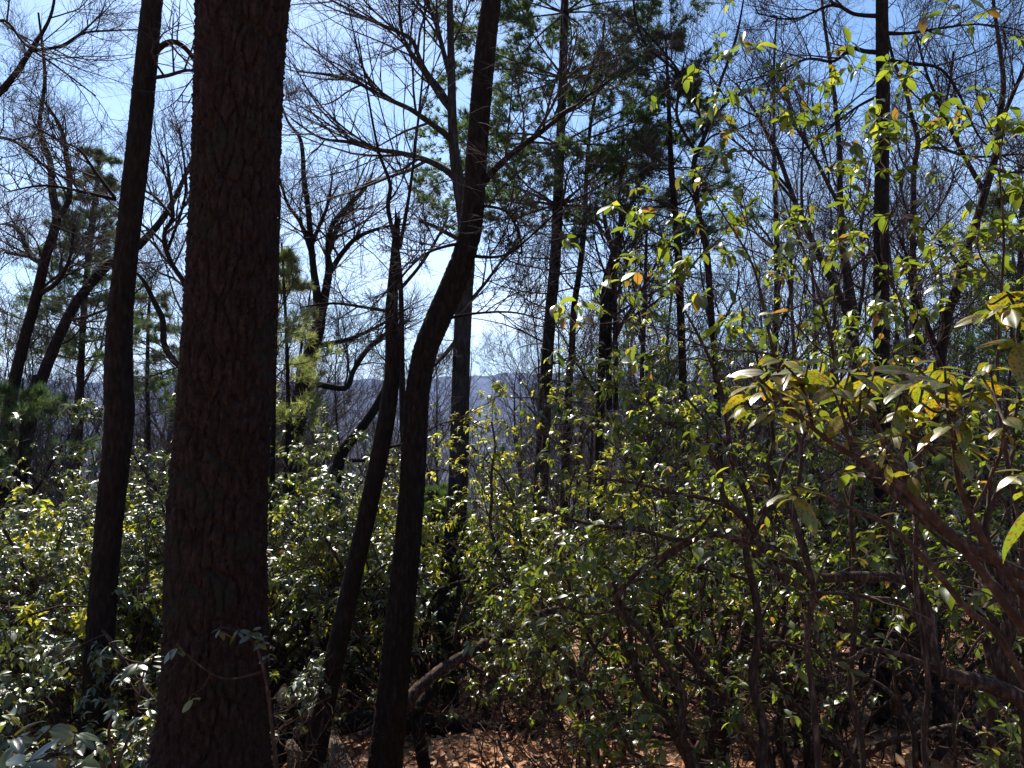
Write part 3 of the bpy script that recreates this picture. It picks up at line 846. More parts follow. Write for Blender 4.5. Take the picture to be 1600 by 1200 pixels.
tree('straight_oak', 'tall straight dark trunk rising out of the laurels on the right', 'tree',
     [(1387, 1160, 74), (1384, 1135, 48), (1381, 1105, 34), (1380, 1000, 29), (1378, 800, 26), (1378, 600, 24), (1377, 400, 23), (1378, 250, 21), (1380, 150, 20), (1378, 0, 18), (1380, -250, 15), (1376, -500, 9), (1380, -700, 4)],
     8.0, seed=8, mat=M_dark, K=40, rows=420, depth=0.006, cw=0.03, ch=0.1, rough=0.03, extend=False,
     limbs=[[(1374, 82, 8), (1350, 80, 7), (1330, 76, 6), (1302, 96, 5), (1262, 92, 4), (1215, 112, 3), (1150, 130, 2)],
            [(1372, 25, 8), (1335, 22, 6), (1300, 8, 5), (1240, 30, 3), (1180, 20, 2)],
            [(1386, 52, 7), (1420, 52, 5), (1470, 44, 4), (1530, 38, 3), (1600, 48, 2)],
            [(1388, 95, 7), (1430, 100, 6), (1470, 108, 5), (1500, 150, 4), (1535, 220, 3), (1600, 262, 2)],
            [(1372, 150, 5), (1335, 170, 4), (1285, 210, 3), (1250, 240, 2)],
            [(1371, 320, 3), (1340, 350, 2.5), (1300, 400, 2)]],
     auto=dict(n=5, t0=0.68, t1=1.0, L0=1.2, L1=3.0), spec=SP_BIG)

# ------------------------------------------------------------------ trees of the middle distance
tree('leaning_oak', 'forked dark oak leaning right behind the slender left trunk', 'tree',
     [(50, 640, 20), (66, 590, 18), (90, 530, 16), (115, 480, 15), (145, 440, 14), (172, 412, 13), (215, 385, 12), (262, 330, 9), (300, 250, 5)],
     14.5, seed=11, spec=SP_MED, auto=dict(n=6, t0=0.3, t1=1.0, L0=1.2, L1=2.6), K=20)
tree('twisting_oak', 'twisting dark oak rising at the far left with crooked limbs', 'tree',
     [(12, 660, 20), (22, 600, 18), (38, 530, 16), (58, 460, 15), (72, 400, 14), (88, 345, 13), (82, 300, 12), (78, 250, 9), (62, 200, 7), (70, 120, 5), (60, 20, 3)],
     14, seed=12, limbs=[[(70, 410, 10), (48, 400, 9), (30, 360, 7), (10, 350, 5)], [(90, 340, 10), (108, 310, 9), (105, 250, 8), (95, 200, 6), (70, 160, 4)],
                         [(60, 460, 8), (90, 440, 7), (110, 400, 5), (115, 350, 4)], [(40, 400, 6), (10, 395, 4)]],
     auto=dict(n=6, t0=0.4, t1=1.0, L0=1.0, L1=2.4), spec=SP_BIG, K=20)
tree('bare_tree', 'bare tree whose limbs spread across the top left corner', 'tree',
     [(-140, 700, 22), (-120, 400, 18), (-60, 220, 14), (-5, 150, 10), (22, 118, 9), (40, 92, 8), (52, 72, 7), (75, 35, 5), (86, -10, 4), (95, -120, 2)],
     9.5, seed=13, limbs=[[(45, 80, 6), (95, 72, 5), (130, 52, 4), (170, 48, 3), (220, 46, 2)], [(-60, 100, 8), (0, 32, 5), (40, 70, 4), (90, 105, 3), (150, 150, 2)],
                          [(-50, 210, 7), (20, 220, 5), (70, 260, 4), (140, 300, 2)]],
     auto=dict(n=5, t0=0.45, t1=1.0, L0=1.0, L1=2.2), spec=SP_BIG)
tree('crooked_tree', 'crooked thin tree looping between the slender trunk and the massive oak', 'tree',
     [(320, 690, 12), (300, 620, 11), (288, 580, 11), (268, 560, 10), (256, 535, 9), (254, 500, 9), (240, 470, 8), (225, 440, 6), (212, 425, 4)],
     11.5, seed=14, limbs=[[(300, 500, 9), (292, 450, 9), (270, 415, 8), (258, 385, 8), (258, 360, 7), (270, 340, 7), (265, 290, 5), (262, 260, 4)],
                           [(270, 340, 6), (245, 310, 5), (230, 300, 4), (205, 290, 3)], [(262, 390, 5), (290, 300, 4), (280, 200, 3)]],
     auto=dict(n=4, t0=0.4, t1=1.0, L0=0.8, L1=2.0), spec=SP_MED, K=14)
tree('forked_oak', 'broad forked bare oak standing behind the pale hemlock boughs', 'tree',
     [(458, 720, 27), (464, 660, 25), (474, 600, 23), (486, 550, 22), (498, 505, 20), (496, 465, 14), (490, 420, 11), (486, 380, 10), (482, 330, 9), (475, 280, 8), (470, 220, 6), (450, 190, 4), (435, 150, 3)],
     14, seed=15, limbs=[[(500, 500, 16), (508, 460, 14), (514, 420, 12), (512, 390, 9), (520, 350, 8), (545, 320, 7), (570, 295, 6), (582, 270, 4)],
                         [(513, 430, 9), (535, 395, 8), (560, 370, 7), (600, 355, 5), (640, 350, 3)],
                         [(488, 400, 8), (470, 350, 6), (450, 320, 5), (437, 280, 4)],
                         [(486, 385, 7), (500, 350, 6), (512, 320, 5), (520, 270, 3)],
                         [(500, 540, 9), (545, 530, 7), (590, 510, 5), (640, 480, 3)],
                         [(495, 600, 10), (540, 606, 9), (552, 580, 8), (575, 545, 8), (605, 520, 6), (640, 500, 4)]],
     auto=dict(n=4, t0=0.5, t1=1.0, L0=1.0, L1=2.4), spec=SP_BIG, K=24)
tree('slanting_snag', 'dark dead trunk slanting up right towards the broken snag', 'tree',
     [(516, 830, 22), (520, 790, 20), (526, 740, 19), (536, 705, 18), (560, 675, 15), (585, 640, 13), (606, 600, 11), (622, 560, 8)],
     12.5, seed=16, limbs=[[(530, 722, 6), (570, 720, 5), (620, 728, 3)]], spec=SP_SM, K=20)
tree('thin_pole_tree', 'thin dark pole hugging the right edge of the massive oak', 'tree',
     [(426, 705, 8), (428, 600, 7), (431, 500, 6), (434, 400, 5), (438, 300, 3)], 11, seed=17, spec=SP_SM, auto=dict(n=5, t0=0.3, t1=1, L0=0.4, L1=1.0), K=10)
tree('thin_tree', 'thin dark stem standing just right of the tall needled pine', 'tree',
     [(888, 620, 12), (893, 560, 11), (897, 480, 10), (906, 420, 9), (914, 340, 8), (916, 280, 7), (922, 200, 6), (935, 120, 4), (945, 30, 3)],
     17, seed=18, auto=dict(n=8, t0=0.3, t1=1.0, L0=1.0, L1=2.4), spec=SP_SM, K=12)
tree('clump_tree', 'tight clump of three dark stems that part into upright branches', 'tree',
     [(938, 640, 13), (941, 560, 13), (943, 500, 12), (947, 440, 12), (958, 400, 11), (965, 370, 9), (975, 335, 8), (992, 310, 6), (1000, 280, 4)],
     16, seed=19, limbs=[[(952, 640, 10), (951, 540, 9), (955, 460, 9), (958, 400, 8), (946, 350, 7), (944, 320, 6), (950, 250, 3)],
                         [(962, 640, 8), (962, 560, 8), (961, 490, 7), (962, 430, 6), (970, 380, 5), (968, 300, 4), (975, 200, 3)]],
     auto=dict(n=6, t0=0.5, t1=1.0, L0=1.0, L1=2.2), spec=SP_MED, K=14)
tree('arching_tree', 'bare tree with limbs fanning out between the pines and the leafy laurel tops', 'tree',
     [(1120, 620, 10), (1112, 500, 10), (1105, 400, 10), (1093, 340, 9), (1086, 290, 9), (1085, 250, 8), (1100, 215, 7), (1112, 180, 6), (1125, 130, 5), (1150, 60, 4), (1165, -20, 2)],
     13, seed=20, limbs=[[(1092, 245, 6), (1060, 190, 5), (1058, 160, 5), (1062, 120, 4), (1010, 70, 4), (992, 20, 4), (990, -20, 3)],
                         [(1100, 220, 5), (1090, 170, 4), (1060, 110, 4), (1000, 40, 4)], [(1110, 190, 5), (1150, 150, 4), (1200, 140, 2)]],
     auto=dict(n=5, t0=0.45, t1=1.0, L0=1.0, L1=2.6), spec=SP_MED, K=14)
tree('double_tree', 'grey twin-stemmed tree left of the straight oak, one stem leaning left', 'tree',
     [(1338, 640, 18), (1334, 560, 18), (1330, 480, 17), (1322, 420, 13), (1316, 370, 11), (1312, 300, 10), (1312, 240, 8), (1305, 160, 7), (1296, 90, 6), (1285, 10, 4), (1280, -80, 3)],
     14, seed=21, mat=M_grey, limbs=[[(1328, 500, 12), (1305, 450, 11), (1285, 410, 10), (1262, 360, 9), (1240, 310, 8), (1215, 240, 7), (1190, 190, 5), (1150, 130, 3)],
                         [(1316, 330, 7), (1290, 280, 6), (1270, 240, 5), (1240, 190, 4), (1225, 120, 3)],
                         [(1336, 520, 9), (1350, 430, 6), (1345, 360, 5), (1360, 280, 4)]],
     auto=dict(n=5, t0=0.4, t1=1.0, L0=1.0, L1=2.6), spec=SP_MED, K=16)
tree('wavy_tree', 'thin wavy bare tree just right of the straight oak', 'tree',
     [(1432, 620, 10), (1430, 520, 10), (1426, 420, 9), (1427, 340, 9), (1428, 270, 8), (1434, 220, 8), (1424, 180, 7), (1412, 130, 6), (1398, 100, 5), (1385, 40, 4), (1380, -60, 2)],
     12.5, seed=22, limbs=[[(1434, 222, 6), (1460, 200, 5), (1480, 150, 4), (1490, 80, 3)], [(1432, 230, 5), (1470, 232, 5), (1520, 245, 4), (1600, 240, 3)]],
     auto=dict(n=8, t0=0.4, t1=1.0, L0=0.8, L1=2.2), spec=SP_MED, K=12)
tree('slanted_tree', 'bare tree slanting right beyond the laurel tops near the right edge', 'tree',
     [(1470, 560, 15), (1494, 455, 14), (1512, 390, 13), (1530, 330, 12), (1545, 280, 12), (1558, 230, 11), (1562, 180, 10), (1568, 130, 8), (1560, 60, 6), (1552, 0, 5), (1550, -80, 3)],
     12, seed=23, limbs=[[(1538, 300, 8), (1510, 250, 7), (1480, 190, 6), (1450, 120, 4), (1430, 50, 3)], [(1560, 200, 7), (1590, 130, 6), (1620, 60, 4)],
                         [(1550, 260, 6), (1580, 270, 5), (1640, 262, 4)]],
     auto=dict(n=5, t0=0.4, t1=1.0, L0=1.0, L1=2.6), spec=SP_MED, K=16)

# pines
pine('pine_tree', 'tall dark pine with tiered needle boughs right of the curved trunk',
     [(838, 900, 25), (848, 700, 22), (853, 590, 20), (861, 480, 18), (868, 400, 17), (873, 280, 16), (877, 180, 14), (881, 60, 13), (884, -60, 11), (890, -300, 7), (893, -480, 3)],
     16, 325, 9, 3.1, 31, per=11, dead=(12, 620), skip=0.04, dens=1.9, nn=16, nw=0.0078, jz=0.05, taper=0.45)
pine('pine_tree', 'second pine with a broken side stub, right of the tall tiered pine',
     [(1075, 760, 14), (1068, 640, 13), (1064, 500, 12), (1060, 400, 12), (1056, 350, 11), (1050, 280, 10), (1047, 220, 8), (1044, 140, 6), (1040, 60, 3)],
     15, 385, 6, 1.9, 32, per=6, dead=(5, 560), skip=0.3, nn=12, nw=0.0052, jz=0.05, dens=1.2)
pine('pine_tree', 'shadowy distant pine between the twisting oak and the slender trunk',
     [(125, 640, 10), (130, 500, 9), (140, 380, 8), (150, 290, 5), (155, 240, 2)], 19, 560, 16, 1.7, 33, per=5, skip=0.2)
pine('hemlock_tree', 'pale sunlit hemlock with feathery boughs just right of the massive oak',
     [(447, 760, 7), (450, 640, 6), (448, 540, 5), (444, 450, 4), (440, 380, 3)], 12.5, 690, 14, 1.0, 34, mat_n=M_needlel, per=4, skip=0.45, dens=0.8, nn=6)
pine('pine_sapling', 'small yellow-green pine sapling at the far left edge above the thicket',
     [(30, 760, 6), (32, 700, 5), (34, 640, 4), (36, 590, 2)], 12.5, 715, 5, 1.3, 35, mat_n=M_needle, per=4, skip=0.35, dens=0.8, nn=7)
pine('pine_tree', 'dim pine in the background left of the massive oak, lower boughs only',
     [(232, 720, 7), (230, 600, 6), (232, 500, 5), (236, 440, 3)], 22, 640, 12, 1.6, 36, per=4, skip=0.35)
pine('pine_tree', 'distant pine whose top shows behind the clump of three stems',
     [(1000, 700, 8), (1004, 560, 7), (1008, 450, 6), (1010, 370, 4), (1012, 330, 2)], 24, 600, 12, 2.0, 37, per=4, skip=0.35)
pine('pine_sapling', 'soft blurry green pine sapling low behind the tall oak base',
     [(680, 960, 6), (682, 880, 5), (684, 800, 3), (685, 760, 2)], 13, 930, 9, 1.1, 38, mat_n=M_needle, per=5, skip=0.15)
pine('pine_tree', 'shaded pine behind the laurel tops at the right edge',
     [(1590, 700, 14), (1592, 560, 12), (1594, 430, 9), (1596, 330, 6), (1597, 280, 3)], 15, 600, 13, 2.0, 39, per=5, skip=0.1)

# ------------------------------------------------------------------ woods behind: individual bare trees copied from a few kinds
def bare_proto(seed, H, r0, lean, nl, spec, wander=0.05):
    rg = np.random.default_rng(seed)
    pts, rad = grow(np.array([[0, 0, -0.3]]), np.array([[lean, 0.0, 1.0]]), np.array([H]), np.array([r0]), 14, wander, 0.02, 0.12, rg)
    T = np.concatenate([pts[0], rad[0][:, None]], 1)
    tm = trunk_mesh('trunk', T, 9, 40, M_dark if seed % 2 else M_grey, 0, seed=seed, rough=0.06)
    al = auto_limbs(T, rg, nl, 0.35, 1.0, H * 0.16, H * 0.34, up=0.09, rr=0.5, wander=0.13, ang=(0.4, 1.0))
    lm = []
    for l in al[:8]:
        v, q = tubes(smooth_poly(l, 14)[None, :, :3], smooth_poly(l, 14)[None, :, 3], 5)
        lm.append(make_mesh('limb', v, quads=q, mat=M_twig))
    v, q, _ = crown_levels(al, rg, spec, K=(4, 3, 3))
    rest = al[8:]
    if rest:
        A = np.stack([smooth_poly(l, 12) for l in rest]); v2, q2 = tubes(A[..., :3], A[..., 3], 4)
        q = np.vstack([q, q2 + len(v)]); v = np.vstack([v, v2])
    cr = make_mesh('crown', v, quads=q, mat=M_twig)
    return tm, lm, cr

def bare_copy(p, x, y, rot, s, label, group, name='bare_tree'):
    label = label + ('close, ' if y < 18 else 'a little back, ' if y < 22 else 'some way back, ' if y < 27 else 'halfway back, ' if y < 33 else 'far back, ' if y < 45 else 'farthest back, ') + region(x, y)
    root = empty(name, (x, y, float(ground(x, y))), label, 'tree', group)
    root.rotation_euler = (0, 0, rot); root.scale = (s, s, s)
    link('trunk', p[0], root)
    for m in p[1]: link('limb', m, root)
    link('crown', p[2], root)['kind'] = 'stuff'

BP = [bare_proto(101, 13, 0.13, 0.02, 13, [(9, 0.3, 0.6, 0.11, 6, 0.07), (7, 0.35, 0.65, 0.13, 5, 0.05), (5, 0.4, 0.75, 0.14, 3, 0.05)]),
      bare_proto(102, 11, 0.10, 0.08, 12, [(9, 0.3, 0.6, 0.11, 6, 0.07), (7, 0.35, 0.65, 0.13, 5, 0.05), (5, 0.4, 0.75, 0.14, 3, 0.05)], 0.07),
      bare_proto(103, 15, 0.15, -0.03, 14, [(9, 0.3, 0.6, 0.11, 6, 0.07), (7, 0.35, 0.65, 0.13, 5, 0.05), (5, 0.4, 0.75, 0.14, 3, 0.05)])]
SPR = [bare_proto(111, 6.0, 0.035, 0.05, 12, [(8, 0.35, 0.65, 0.12, 5, 0.1), (7, 0.4, 0.7, 0.14, 4, 0.08)], 0.05),
       bare_proto(112, 7.5, 0.045, -0.06, 12, [(8, 0.35, 0.65, 0.12, 5, 0.1), (7, 0.4, 0.7, 0.14, 4, 0.08)], 0.06)]
rg = np.random.default_rng(55)
for k in range(128):
    y = 18 + 60 * (k / 128) ** 0.8 + 0 * (k / 128) ** 1.2 + rg.uniform(-1.5, 1.5)
    x = rg.uniform(-0.74, 0.74) * y
    i = int(rg.integers(3)); s = rg.uniform(0.75, 1.25)
    if y > 30: s *= 1.25
    bare_copy(BP[i], x, y, rg.random() * 6.28, s,
              ['bare straight tree ', 'bare leaning tree ', 'tall bare high-limbed tree '][i],
              ['bare straight trees in the woods behind', 'bare leaning trees in the woods behind', 'tall bare trees in the woods behind'][i])
for k in range(250):
    y = rg.uniform(14, 46); x = rg.uniform(-0.72, 0.72) * y
    i = int(rg.integers(2))
    bare_copy(SPR[i], x, y, rg.random() * 6.28, rg.uniform(0.6, 1.3),
              ['thin leafless sapling ', 'whippy leafless sapling '][i],
              ['thin saplings behind the laurel thicket', 'whippy saplings behind the laurel thicket'][i], name='sapling')
# far slope woods read as one mass
def far_woods():
    N = 3000
    y = 75 + 420 * rg.random(N) ** 0.8; x = rg.uniform(-0.75, 0.75, N) * y
    z = ground(x, y)
    H = rg.uniform(9, 16, N)
    S = np.stack([x, y, z], -1)
    p, r = grow(S, np.tile([0, 0, 1.0], (N, 1)), H, rg.uniform(0.08, 0.16, N), 5, 0.05, 0, 0.2, rg)
    v, q = tubes(p, r, 3)
    S2, D2, L2, R2 = spawn(p, r, H, 7, 0.3, 1.0, 0.4, 1.0, 0.15, 0.35, 0.45, rg, up=0.1, minr=0.03)
    p2, r2 = grow(S2, D2, L2, R2, 3, 0.15, 0.08, 0.4, rg)
    v2, q2 = tubes(p2, r2, 3)
    o = link('far_woods', make_mesh('far_woods', np.vstack([v, v2]), quads=np.vstack([q, q2 + len(v)]), mat=M_twig))
    prop(o, 'leafless grey-brown woods falling away towards the valley', 'woods', kind='stuff')
far_woods()

# ------------------------------------------------------------------ laurel thicket
PR_D = [laurel_proto(201 + i, h, sprd, 6, M_leafdark, kids=(6, 5, 4), leafn=8, leaf=0.058, wander=0.2, tipfrac=0.95) for i, (h, sprd) in enumerate([(2.3, 0.45), (2.8, 0.35), (2.1, 0.6)])]
PR_G = [laurel_proto(211 + i, h, sprd, 6, M_leaf, kids=(5, 5, 4), leafn=6, leaf=0.07, wander=0.2, tipfrac=0.85, t0=0.5, zmin=0.9) for i, (h, sprd) in enumerate([(2.2, 0.5), (2.7, 0.4), (1.9, 0.7)])]
PR_Y = [laurel_proto(221, 2.3, 0.5, 6, M_leafyel, kids=(5, 4, 4), leafn=6, leaf=0.078, wander=0.22, tipfrac=0.7)]

def scatter(protos, pts, label, group, s0=0.85, s1=1.2):
    for (x, y) in pts:
        if -0.34 < x / y < -0.1 and y < 9.6: continue
        if -0.60 < x / y < -0.44 and y < 7.6: continue
        grown = 1.38 if (x < 0 and y > 9.5) else 1.12 if (x < 0 and y > 8) else 1.0
        laurel_copy(protos[int(rg.integers(len(protos)))], x, y, rg.random() * 6.28, grown * rg.uniform(s0, s1), label % (('nearest row, ' if y < 8.5 else 'second row, ' if y < 11 else 'third row, ' if y < 14 else 'last row, ') + region(x, y)), group)

def jit_grid(x0f, x1f, y0, y1, step, keep=1.0):
    out = []
    y = y0
    while y < y1:
        x = x0f * y
        while x < x1f * y:
            if rg.random() < keep: out.append((x + rg.uniform(-.4, .4) * step, y + rg.uniform(-.4, .4) * step))
            x += step
        y += step * 0.95
    return out
scatter(PR_D, jit_grid(-0.72, -0.22, 6.6, 17, 1.35), 'glossy glinting laurel %s', 'glinting laurels in the left thicket', 0.85, 1.1)
scatter(PR_D, jit_grid(-0.22, 0.0, 9.5, 17, 1.35, 0.85), 'low grey-green laurel %s', 'laurels low behind the two centre trunks', 0.6, 0.85)
scatter(PR_G, jit_grid(0.02, 0.74, 9.8, 16, 1.7, 0.55), 'tall leafy laurel %s', 'laurels deep in the right thicket', 0.9, 1.3)
scatter(PR_Y, [(-2.3, 9.3), (-2.6, 8.6), (-1.9, 10.4), (-3.0, 9.7), (-1.3, 11.4), (-4.4, 8.9), (-3.9, 8.3), (-5.0, 9.6), (0.35, 10.5), (0.9, 10.2)], 'yellow-leaved laurel %s', 'yellowish laurels behind the massive oak')

near = [  # x, y, H, spread, stems, kids, leaf size, material, label, seed
 (0.55, 6.0, 1.7, 0.6, 4, (5, 4, 3), M_leaf, 'yellow-green laurel arching low just right of the curved trunk', 301),
 (1.25, 5.6, 1.9, 0.5, 4, (5, 4, 3), M_leaf, 'bushy laurel of bright drooping leaves in the lower centre', 302),
 (1.75, 6.4, 2.8, 0.45, 4, (6, 5, 3), M_leaf, 'tall rounded laurel behind the bright lower-centre one', 303),
 (2.35, 5.0, 2.2, 0.5, 4, (5, 4, 3), M_leaf, 'spreading laurel in front of the straight oak with leaves above bare stems', 304),
 (0.75, 8.0, 3.3, 0.35, 4, (7, 5, 3), M_leafyel, 'tall thin yellowing laurel right of the tall grey oak', 305),
 (1.55, 8.2, 3.9, 0.35, 4, (6, 5, 3), M_leaf, 'tall dense laurel in front of the dark pine stem', 306),
 (3.1, 6.2, 3.3, 0.4, 4, (6, 5, 3), M_leaf, 'tall laurel standing behind the straight oak', 307),
 (3.9, 5.4, 3.1, 0.45, 4, (5, 4, 3), M_leaf, 'broad laurel filling the right edge', 308),
 (2.55, 7.2, 3.7, 0.4, 4, (6, 5, 3), M_leaf, 'laurel with dense green crown left of the straight oak', 309),
 (4.6, 7.3, 3.6, 0.4, 4, (5, 4, 3), M_leaf, 'highest laurel at the back of the right edge', 310),
 (2.05, 7.9, 3.6, 0.35, 4, (6, 5, 3), M_leaf, 'tall laurel whose top stands below the clump of three stems', 316),
 (2.0, 5.7, 2.1, 0.5, 4, (6, 5, 3), M_leaf, 'low rounded laurel just left of the straight oak base', 319),
 (3.4, 7.7, 2.9, 0.45, 4, (6, 5, 3), M_leaf, 'middle-sized laurel right behind the straight oak base', 320),
 (4.1, 6.4, 2.5, 0.5, 4, (6, 5, 3), M_leaf, 'middle-sized laurel behind the S-curved stem at the right', 321),
 (0.05, 7.9, 1.5, 0.5, 4, (5, 4, 3), M_leaf, 'small pale laurel at the foot of the tall oak', 317),
 (1.2, 9.3, 3.9, 0.35, 4, (7, 5, 3), M_leafyel, 'tall yellowing laurel below the tiered pine', 318),
 (-2.55, 5.3, 1.35, 0.6, 5, (5, 4, 3), M_leafdark, 'low laurel with white-glinting whorls between slender trunk and massive oak', 311),
 (-3.5, 5.2, 1.4, 0.7, 5, (5, 4, 3), M_leafdark, 'low glossy laurel at the bottom left corner', 312),
 (-1.3, 9.8, 1.9, 0.5, 5, (5, 4, 3), M_leafdark, 'glinting laurel between the massive oak and the broken snag', 313),
 (-4.6, 7.2, 2.3, 0.5, 5, (5, 4, 3), M_leafdark, 'glinting laurel at the left edge below the pine sapling', 314),
]
for (x, y, H, spd, ns, kids, ml, label, seed) in near:
    g = laurel(seed, H, spd, ns, kids=kids, leafn=8 if x < 0 else 6, leaf=0.07 if x < 0 else 0.07, wander=0.2, tipfrac=0.9, t0=0.35 if x < 0 else 0.42, zmin=None if x < 0 else (0.8 if seed in (307, 308, 310, 309, 316) else 0.45))
    laurel_thing(g, label, (x, y, float(ground(x, y))), mat_leaf=ml, nobj=230)

# laurels traced stem by stem --------------------------------------------------
def traced(label, stems, ground_from=None, kids=(5, 3, 0), leafn=6, leaf=0.07, mat=M_leaf, seed=1, tipfrac=1.0, kind='part', nobj=280, name='laurel_shrub', wander=0.2, t0=0.3, stemK=10, up=0.09, thick=1.0, zmin=None):
    W = [to_world(s[2], s[0], s[1]) for s in stems]
    for i in range(len(W)):
        w = W[i]; gz = float(ground(w[0, 0], w[0, 1])); w[:, 3] *= thick
        if (i == 0 and ground_from is None) or w[0, 2] < gz + 0.6:
            if w[0, 2] > gz - 0.05: W[i] = np.vstack([[w[0, 0] + 0.05, w[0, 1], gz - 0.15, w[0, 3] * 1.15], w])
    b = W[0][0]
    base = np.array([b[0], b[1], float(ground(b[0], b[1]))])
    if ground_from is not None:
        gx, gy = ground_from
        base = np.array([gx, gy, float(ground(gx, gy))])
        W[0] = np.vstack([[gx, gy, base[2] - 0.2, W[0][0, 3] * 1.2], W[0]])
    g = laurel(seed, 1, 1, 1, kids=kids, stems=W, leafn=leafn, leaf=leaf, tipfrac=tipfrac, wander=wander, t0=t0, up=up, zmin=zmin)
    return laurel_thing(g, label, base, name=name, mat_leaf=mat, nobj=nobj, world_coords=True, kind=kind, stemK=stemK)

# (depth start, depth end, [(px, py, width) base -> tip])
traced('thick reddish laurel limb slanting down to the right edge, leafless along its length',
  [(2.6, 2.8, [(1700, 1010, 36), (1610, 925, 34), (1560, 890, 33), (1510, 850, 32), (1460, 805, 30), (1400, 768, 26), (1365, 735, 20), (1340, 700, 16), (1310, 670, 12), (1270, 630, 8), (1235, 590, 5)]),
   (2.7, 2.6, [(1460, 805, 18), (1430, 760, 14), (1420, 710, 10), (1440, 660, 7), (1450, 620, 5)]),
   (2.7, 2.9, [(1570, 895, 14), (1500, 860, 10), (1440, 800, 8), (1380, 760, 7), (1320, 720, 5), (1260, 690, 4)]),
   (2.6, 2.4, [(1620, 870, 9), (1580, 862, 8), (1530, 842, 8), (1480, 812, 6), (1440, 770, 4), (1400, 720, 3)])],
  ground_from=(2.6, 2.7), kids=(3, 2, 0), thick=0.62, leafn=4, leaf=0.07, seed=401, tipfrac=0.25, up=0.15)
traced('sinuous laurel stem snaking across the lower right in an S curve',
  [(3.6, 3.7, [(1680, 1130, 30), (1610, 1105, 30), (1560, 1082, 28), (1520, 1055, 27), (1490, 1040, 24), (1460, 1030, 20), (1448, 1000, 20), (1452, 960, 21), (1455, 935, 19), (1430, 912, 17), (1390, 905, 16), (1350, 898, 15), (1310, 912, 15), (1275, 908, 14), (1255, 890, 13), (1240, 880, 11), (1205, 862, 10), (1165, 850, 7), (1120, 830, 5)]),
   (3.6, 3.3, [(1450, 990, 9), (1410, 950, 8), (1370, 940, 7), (1330, 925, 6), (1290, 925, 5), (1240, 935, 4)]),
   (3.6, 3.6, [(1470, 1035, 10), (1430, 1025, 9), (1370, 1018, 7), (1340, 1030, 7), (1310, 1020, 6), (1275, 985, 5), (1265, 950, 4), (1250, 930, 3)]),
   (3.6, 3.9, [(1440, 908, 9), (1430, 870, 8), (1440, 820, 6), (1430, 770, 5), (1400, 730, 3)])],
  ground_from=(2.85, 3.6), kids=(4, 3, 0), leafn=5, leaf=0.06, seed=402, tipfrac=0.35)
traced('upright gnarled laurel trunk with a sunlit peeling patch at the right edge',
  [(3.8, 3.8, [(1606, 1150, 32), (1600, 1100, 30), (1590, 1060, 28), (1575, 1020, 26), (1570, 980, 24), (1566, 935, 22), (1555, 890, 18), (1545, 840, 14), (1560, 780, 10), (1570, 700, 7)]),
   (3.8, 4.1, [(1575, 1000, 12), (1540, 960, 10), (1520, 900, 8), (1530, 830, 6)])],
  ground_from=(2.56, 3.85), kids=(4, 3, 3), leafn=6, leaf=0.065, seed=403, tipfrac=0.6)
traced('three-stemmed dark laurel on the leaf litter left of the straight oak',
  [(6.3, 5.6, [(1120, 1190, 26), (1112, 1130, 22), (1108, 1080, 18), (1090, 1030, 15), (1060, 990, 12), (1020, 965, 9), (960, 940, 6), (900, 930, 4)]),
   (6.3, 6.6, [(1130, 1190, 24), (1140, 1120, 22), (1150, 1060, 18), (1160, 1000, 15), (1150, 940, 12), (1120, 890, 9), (1100, 820, 6)]),
   (6.3, 6.2, [(1118, 1185, 18), (1128, 1100, 15), (1125, 1000, 12), (1105, 920, 9), (1080, 860, 7), (1040, 800, 5)]),
   (6.3, 5.8, [(1150, 1060, 12), (1200, 1010, 9), (1240, 960, 7), (1290, 930, 5), (1330, 880, 4)])],
  kids=(6, 4, 3), leafn=6, leaf=0.065, seed=404, zmin=-0.35, tipfrac=0.65)
traced('forked laurel with two dark legs on the litter in front of the straight oak',
  [(6.2, 5.9, [(1262, 1180, 17), (1245, 1130, 16), (1232, 1080, 15), (1240, 1020, 13), (1250, 960, 10), (1262, 900, 8), (1250, 830, 6), (1220, 760, 4)]),
   (6.2, 6.4, [(1300, 1170, 14), (1270, 1125, 13), (1250, 1085, 12), (1262, 1020, 10), (1300, 960, 8), (1330, 890, 6), (1340, 800, 4)]),
   (6.2, 6.0, [(1440, 1190, 15), (1420, 1140, 14), (1400, 1090, 12), (1410, 1010, 10), (1430, 930, 8), (1400, 850, 6)])],
  kids=(5, 4, 3), leafn=6, leaf=0.065, seed=405, zmin=-0.35, tipfrac=0.6)
traced('slim laurel post standing upright on the litter right of the straight oak',
  [(7.4, 7.2, [(1462, 1160, 19), (1464, 1100, 17), (1462, 1040, 16), (1468, 980, 14), (1480, 900, 11), (1470, 820, 8), (1490, 740, 5)]),
   (7.4, 7.8, [(1505, 1120, 9), (1500, 1060, 8), (1520, 990, 7), (1540, 900, 5)])],
  kids=(5, 4, 3), leafn=6, leaf=0.065, seed=406, zmin=-0.35, tipfrac=0.6)
traced('short dark laurel post near the bottom edge right of the three-stemmed laurel',
  [(6.0, 5.6, [(1228, 1215, 14), (1224, 1150, 13), (1220, 1100, 11), (1205, 1040, 9), (1215, 980, 7), (1190, 920, 5), (1150, 860, 4)])],
  kids=(6, 4, 3), leafn=6, leaf=0.06, seed=407, zmin=-0.35, tipfrac=0.6)
